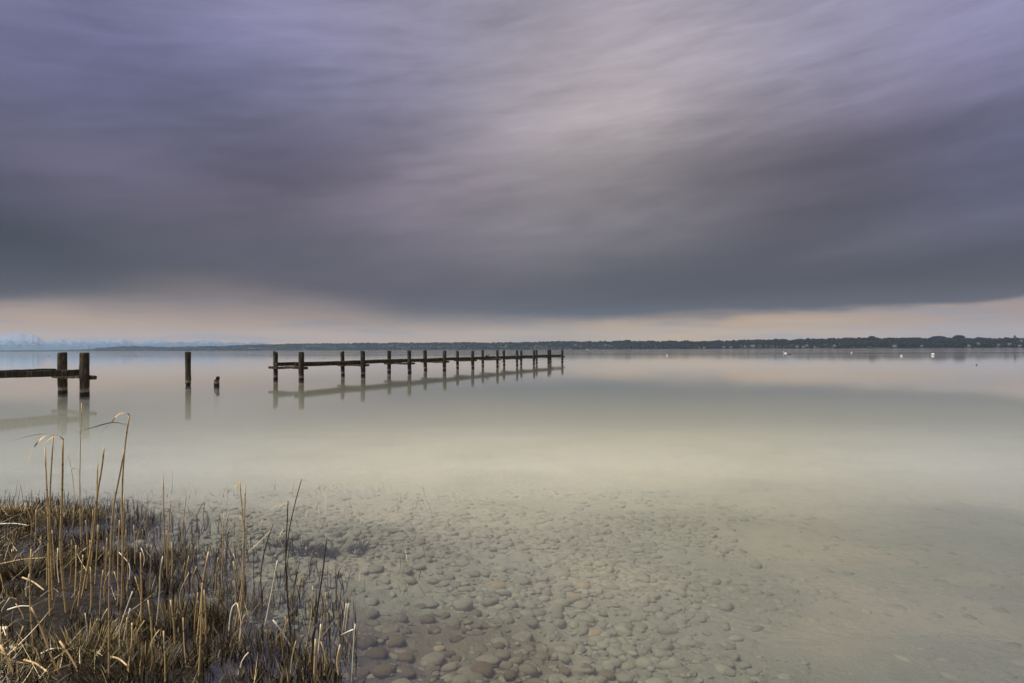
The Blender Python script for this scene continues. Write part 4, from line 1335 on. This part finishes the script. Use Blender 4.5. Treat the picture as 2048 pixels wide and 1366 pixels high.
# ------------------------------------------------------------------ sky
SUN_AZ, SUN_EL = math.radians(-112), math.radians(60)
EXPO = 2.0
KS = 1.0 / 2 ** EXPO
w = bpy.data.worlds.new('World'); scn.world = w; w.use_nodes = True
nt = NT(w.node_tree)
bg = w.node_tree.nodes['Background']
tc = nt.new('ShaderNodeTexCoord'); dirv = tc.outputs['Generated']
sep = nt.new('ShaderNodeSeparateXYZ'); nt.l.new(dirv, sep.inputs[0])
dx, dy, dz = sep.outputs
az = nt.m('ARCTAN2', dx, dy)
el = nt.m('ARCSINE', dz, clamp=False)


def ang(px, py):
    d = ray(px, py).normalized()
    return math.atan2(d.x, d.y), math.asin(d.z)


# cloud-sheet coordinates: the sheet lies flat overhead, streaks run along the wind
zc = nt.m('ADD', nt.m('MAXIMUM', dz, 0.0), 0.07)
u = nt.m('DIVIDE', dx, zc); v = nt.m('DIVIDE', dy, zc)
cmb = nt.new('ShaderNodeCombineXYZ'); nt.l.new(u, cmb.inputs[0]); nt.l.new(v, cmb.inputs[1])
rotn = nt.new('ShaderNodeVectorRotate', rotation_type='Z_AXIS'); nt.l.new(cmb.outputs[0], rotn.inputs['Vector']); rotn.inputs['Angle'].default_value = math.radians(-122)
sheet = rotn.outputs[0]
ae = nt.new('ShaderNodeCombineXYZ'); nt.l.new(az, ae.inputs[0]); nt.l.new(el, ae.inputs[1])
ar = nt.new('ShaderNodeVectorRotate', rotation_type='Z_AXIS'); nt.l.new(ae.outputs[0], ar.inputs['Vector']); ar.inputs['Angle'].default_value = math.radians(-6)
band = ar.outputs[0]
s1 = nt.noise(nt.scalev(band, (2.4, 9, 1)), 1.0, 4, .5, .5)
s2 = nt.noise(nt.scalev(band, (5, 26, 1)), 1.0, 5, .55, .6)
s3 = nt.noise(nt.scalev(sheet, (1.0, 1.6, 1)), 0.55, 3, .5)


def gauss(px, py, sa, se, rot, amp):
    a0, e0 = ang(px, py)
    da = nt.m('SUBTRACT', az, a0); de = nt.m('SUBTRACT', el, e0)
    c_, s_ = math.cos(rot), math.sin(rot)
    p = nt.m('DIVIDE', nt.m('ADD', nt.m('MULTIPLY', da, c_), nt.m('MULTIPLY', de, s_)), sa)
    q = nt.m('DIVIDE', nt.m('SUBTRACT', nt.m('MULTIPLY', de, c_), nt.m('MULTIPLY', da, s_)), se)
    r2 = nt.m('ADD', nt.m('MULTIPLY', p, p), nt.m('MULTIPLY', q, q))
    return nt.m('MULTIPLY', nt.m('EXPONENT', nt.m('MULTIPLY', r2, -1.0)), amp)


base = nt.ramp(nt.m('DIVIDE', el, 1.5), [(0, .016), (.05, .022), (.10, .042), (.16, .082), (.21, .135), (.27, .195), (.33, .23), (.6, .42), (1, .5)])
L = base
for g in [(1290, 120, .20, .12, .2, .15), (1100, 300, .32, .10, .22, .12), (1180, 470, .24, .055, .12, .075), (880, 400, .2, .06, .1, .02), (700, 90, .3, .1, .1, .05),
          (230, 140, .28, .12, .1, -.085), (1800, 262, .24, .038, .06, -.055), (1560, 330, .14, .035, .15, -.008), (1950, 215, .2, .03, .05, .02), (20, 480, .12, .05, 0, -.03), (1950, 450, .2, .03, .12, .03), (1800, 545, .3, .025, .1, -.01), (1930, 90, .28, .09, .2, .05), (600, 320, .2, .06, 0, -.025), (200, 300, .16, .07, 0, .05), (260, 470, .2, .05, 0, .018), (60, 110, .2, .1, 0, .035), (2040, 330, .15, .08, 0, .02)]:
    L = nt.m('ADD', L, gauss(*g))
st = nt.m('ADD', nt.m('MULTIPLY', nt.m('SUBTRACT', s1, .5), .75), nt.m('MULTIPLY', nt.m('SUBTRACT', s2, .5), .60))
st = nt.m('ADD', st, nt.m('MULTIPLY', nt.m('SUBTRACT', s3, .5), .10))
s4 = nt.noise(nt.scalev(band, (11, 70, 1)), 1.0, 4, .55, .5)
st = nt.m('ADD', st, nt.m('MULTIPLY', nt.m('SUBTRACT', s4, .5), .32))
L = nt.m('MULTIPLY', L, nt.m('ADD', 1.0, st))
L = nt.m('MAXIMUM', L, .02)
# colour of the cloud: warm where the light comes through, violet blue to the sides
low = nt.m('SUBTRACT', 1.0, nt.sstep(el, .06, .13))
high = nt.sstep(el, .22, .38)
tint = nt.mix(low, nt.mix(high, (1.29, 1.0, 1.35, 1), (1.08, 1.0, 1.40, 1)), (1.85, 1.0, 1.28, 1))
tint = nt.mix(gauss(1200, 290, .30, .26, .1, 1.0), tint, (1.15, 1.0, 1.0, 1))
cool = gauss(160, 110, .36, .14, .1, 1.0)
for g in [(2060, 320, .14, .10, .1, .7), (0, 490, .10, .07, 0, .35), (2040, 40, .2, .12, 0, .4)]:
    cool = nt.m('ADD', cool, gauss(*g))
tint = nt.mix(nt.m('MINIMUM', cool, 1.0), tint, (1.04, 1.0, 1.80, 1))
tint = nt.mix(nt.sstep(el, .44, .70), tint, (1.05, 1.0, .98, 1))
cl = nt.mix(1.0, tint, L, 'MULTIPLY')
# clear strip over the horizon below the cloud's edge
aw = nt.m('ADD', nt.m('MULTIPLY', az, .7), .5)
edge = [(0, 610), (100, 602), (230, 600), (450, 604), (600, 618), (800, 643), (920, 650), (1100, 641), (1250, 637), (1450, 633), (1700, 620), (2048, 594)]
stops = []
for px, py in edge:
    a0, e0 = ang(px, py); stops.append((a0 * .7 + .5, e0 * 4))
ed = nt.m('MULTIPLY', nt.ramp(aw, stops, 'LINEAR'), .25)
soft = nt.m('MULTIPLY', nt.ramp(aw, [(0.04, .26), (.2, .75), (.35, .52), (.55, .2), (.75, .12), (.96, .10)]), .07)
wob = nt.m('MULTIPLY', nt.m('SUBTRACT', nt.noise(nt.scalev(ae.outputs[0], (4, 22, 1)), 1.0, 5, .6), .5), .045)
ee = nt.m('ADD', el, wob)
mask = nt.sstep(ee, nt.m('SUBTRACT', ed, soft), nt.m('ADD', ed, soft))
hcol = nt.ramp(aw, [(0.0, (.45, .275, .14)), (.2, (.46, .27, .12)), (.42, (.49, .28, .10)), (.55, (.38, .235, .09)), (.66, (.55, .30, .05)), (.78, (.48, .27, .07)), (.95, (.34, .20, .13))])
hcol = nt.mix(nt.sstep(el, .02, .07), hcol, nt.mix(.75, hcol, (.31, .225, .19, 1)))
# thin bars of cloud low down
ht = nt.new('ShaderNodeCombineXYZ'); nt.l.new(az, ht.inputs[0]); nt.l.new(el, ht.inputs[1])
bars = nt.noise(nt.scalev(ht.outputs[0], (6, 95, 1)), 1.0, 4, .55, .2)
hcol = nt.mix(nt.m('MULTIPLY', nt.sstep(bars, .50, .66), .6), hcol, (.22, .205, .235, 1))
hcol = nt.mix(nt.m('MULTIPLY', nt.sstep(nt.m('SUBTRACT', 1.0, bars), .56, .74), .35), hcol, (.52, .38, .33, 1))
skyc = nt.mix(mask, hcol, cl)
sk = nt.new('ShaderNodeTexSky'); sk.sky_type = 'NISHITA'; sk.sun_disc = False
sk.sun_elevation = SUN_EL; sk.sun_rotation = SUN_AZ; sk.altitude = 500; sk.dust_density = 2
mul = nt.mix(1.0, skyc, (KS * 10, KS * 10, KS * 10, 1), 'MULTIPLY')
fin = nt.mix(.012, mul, sk.outputs[0])
nt.l.new(fin, bg.inputs['Color']); bg.inputs['Strength'].default_value = 0.1

sd = bpy.data.lights.new('sun', 'SUN'); sd.energy = 1.5; sd.angle = math.radians(35); sd.color = (1.0, .95, .86)
so = bpy.data.objects.new('sun', sd); col.objects.link(so)
dv = Vector((math.sin(SUN_AZ) * math.cos(SUN_EL), math.cos(SUN_AZ) * math.cos(SUN_EL), math.sin(SUN_EL)))
so.rotation_mode = 'QUATERNION'; so.rotation_quaternion = dv.to_track_quat('Z', 'Y')

# ------------------------------------------------------------------ render settings
scn.view_settings.view_transform = 'Standard'; scn.view_settings.look = 'None'
scn.view_settings.exposure = EXPO; scn.view_settings.gamma = 1
cy = scn.cycles
cy.use_denoising = True
cy.max_bounces = 8; cy.diffuse_bounces = 2; cy.glossy_bounces = 3; cy.transmission_bounces = 4; cy.volume_bounces = 2; cy.transparent_max_bounces = 12
cy.caustics_reflective = False; cy.caustics_refractive = False
cy.sample_clamp_indirect = 6
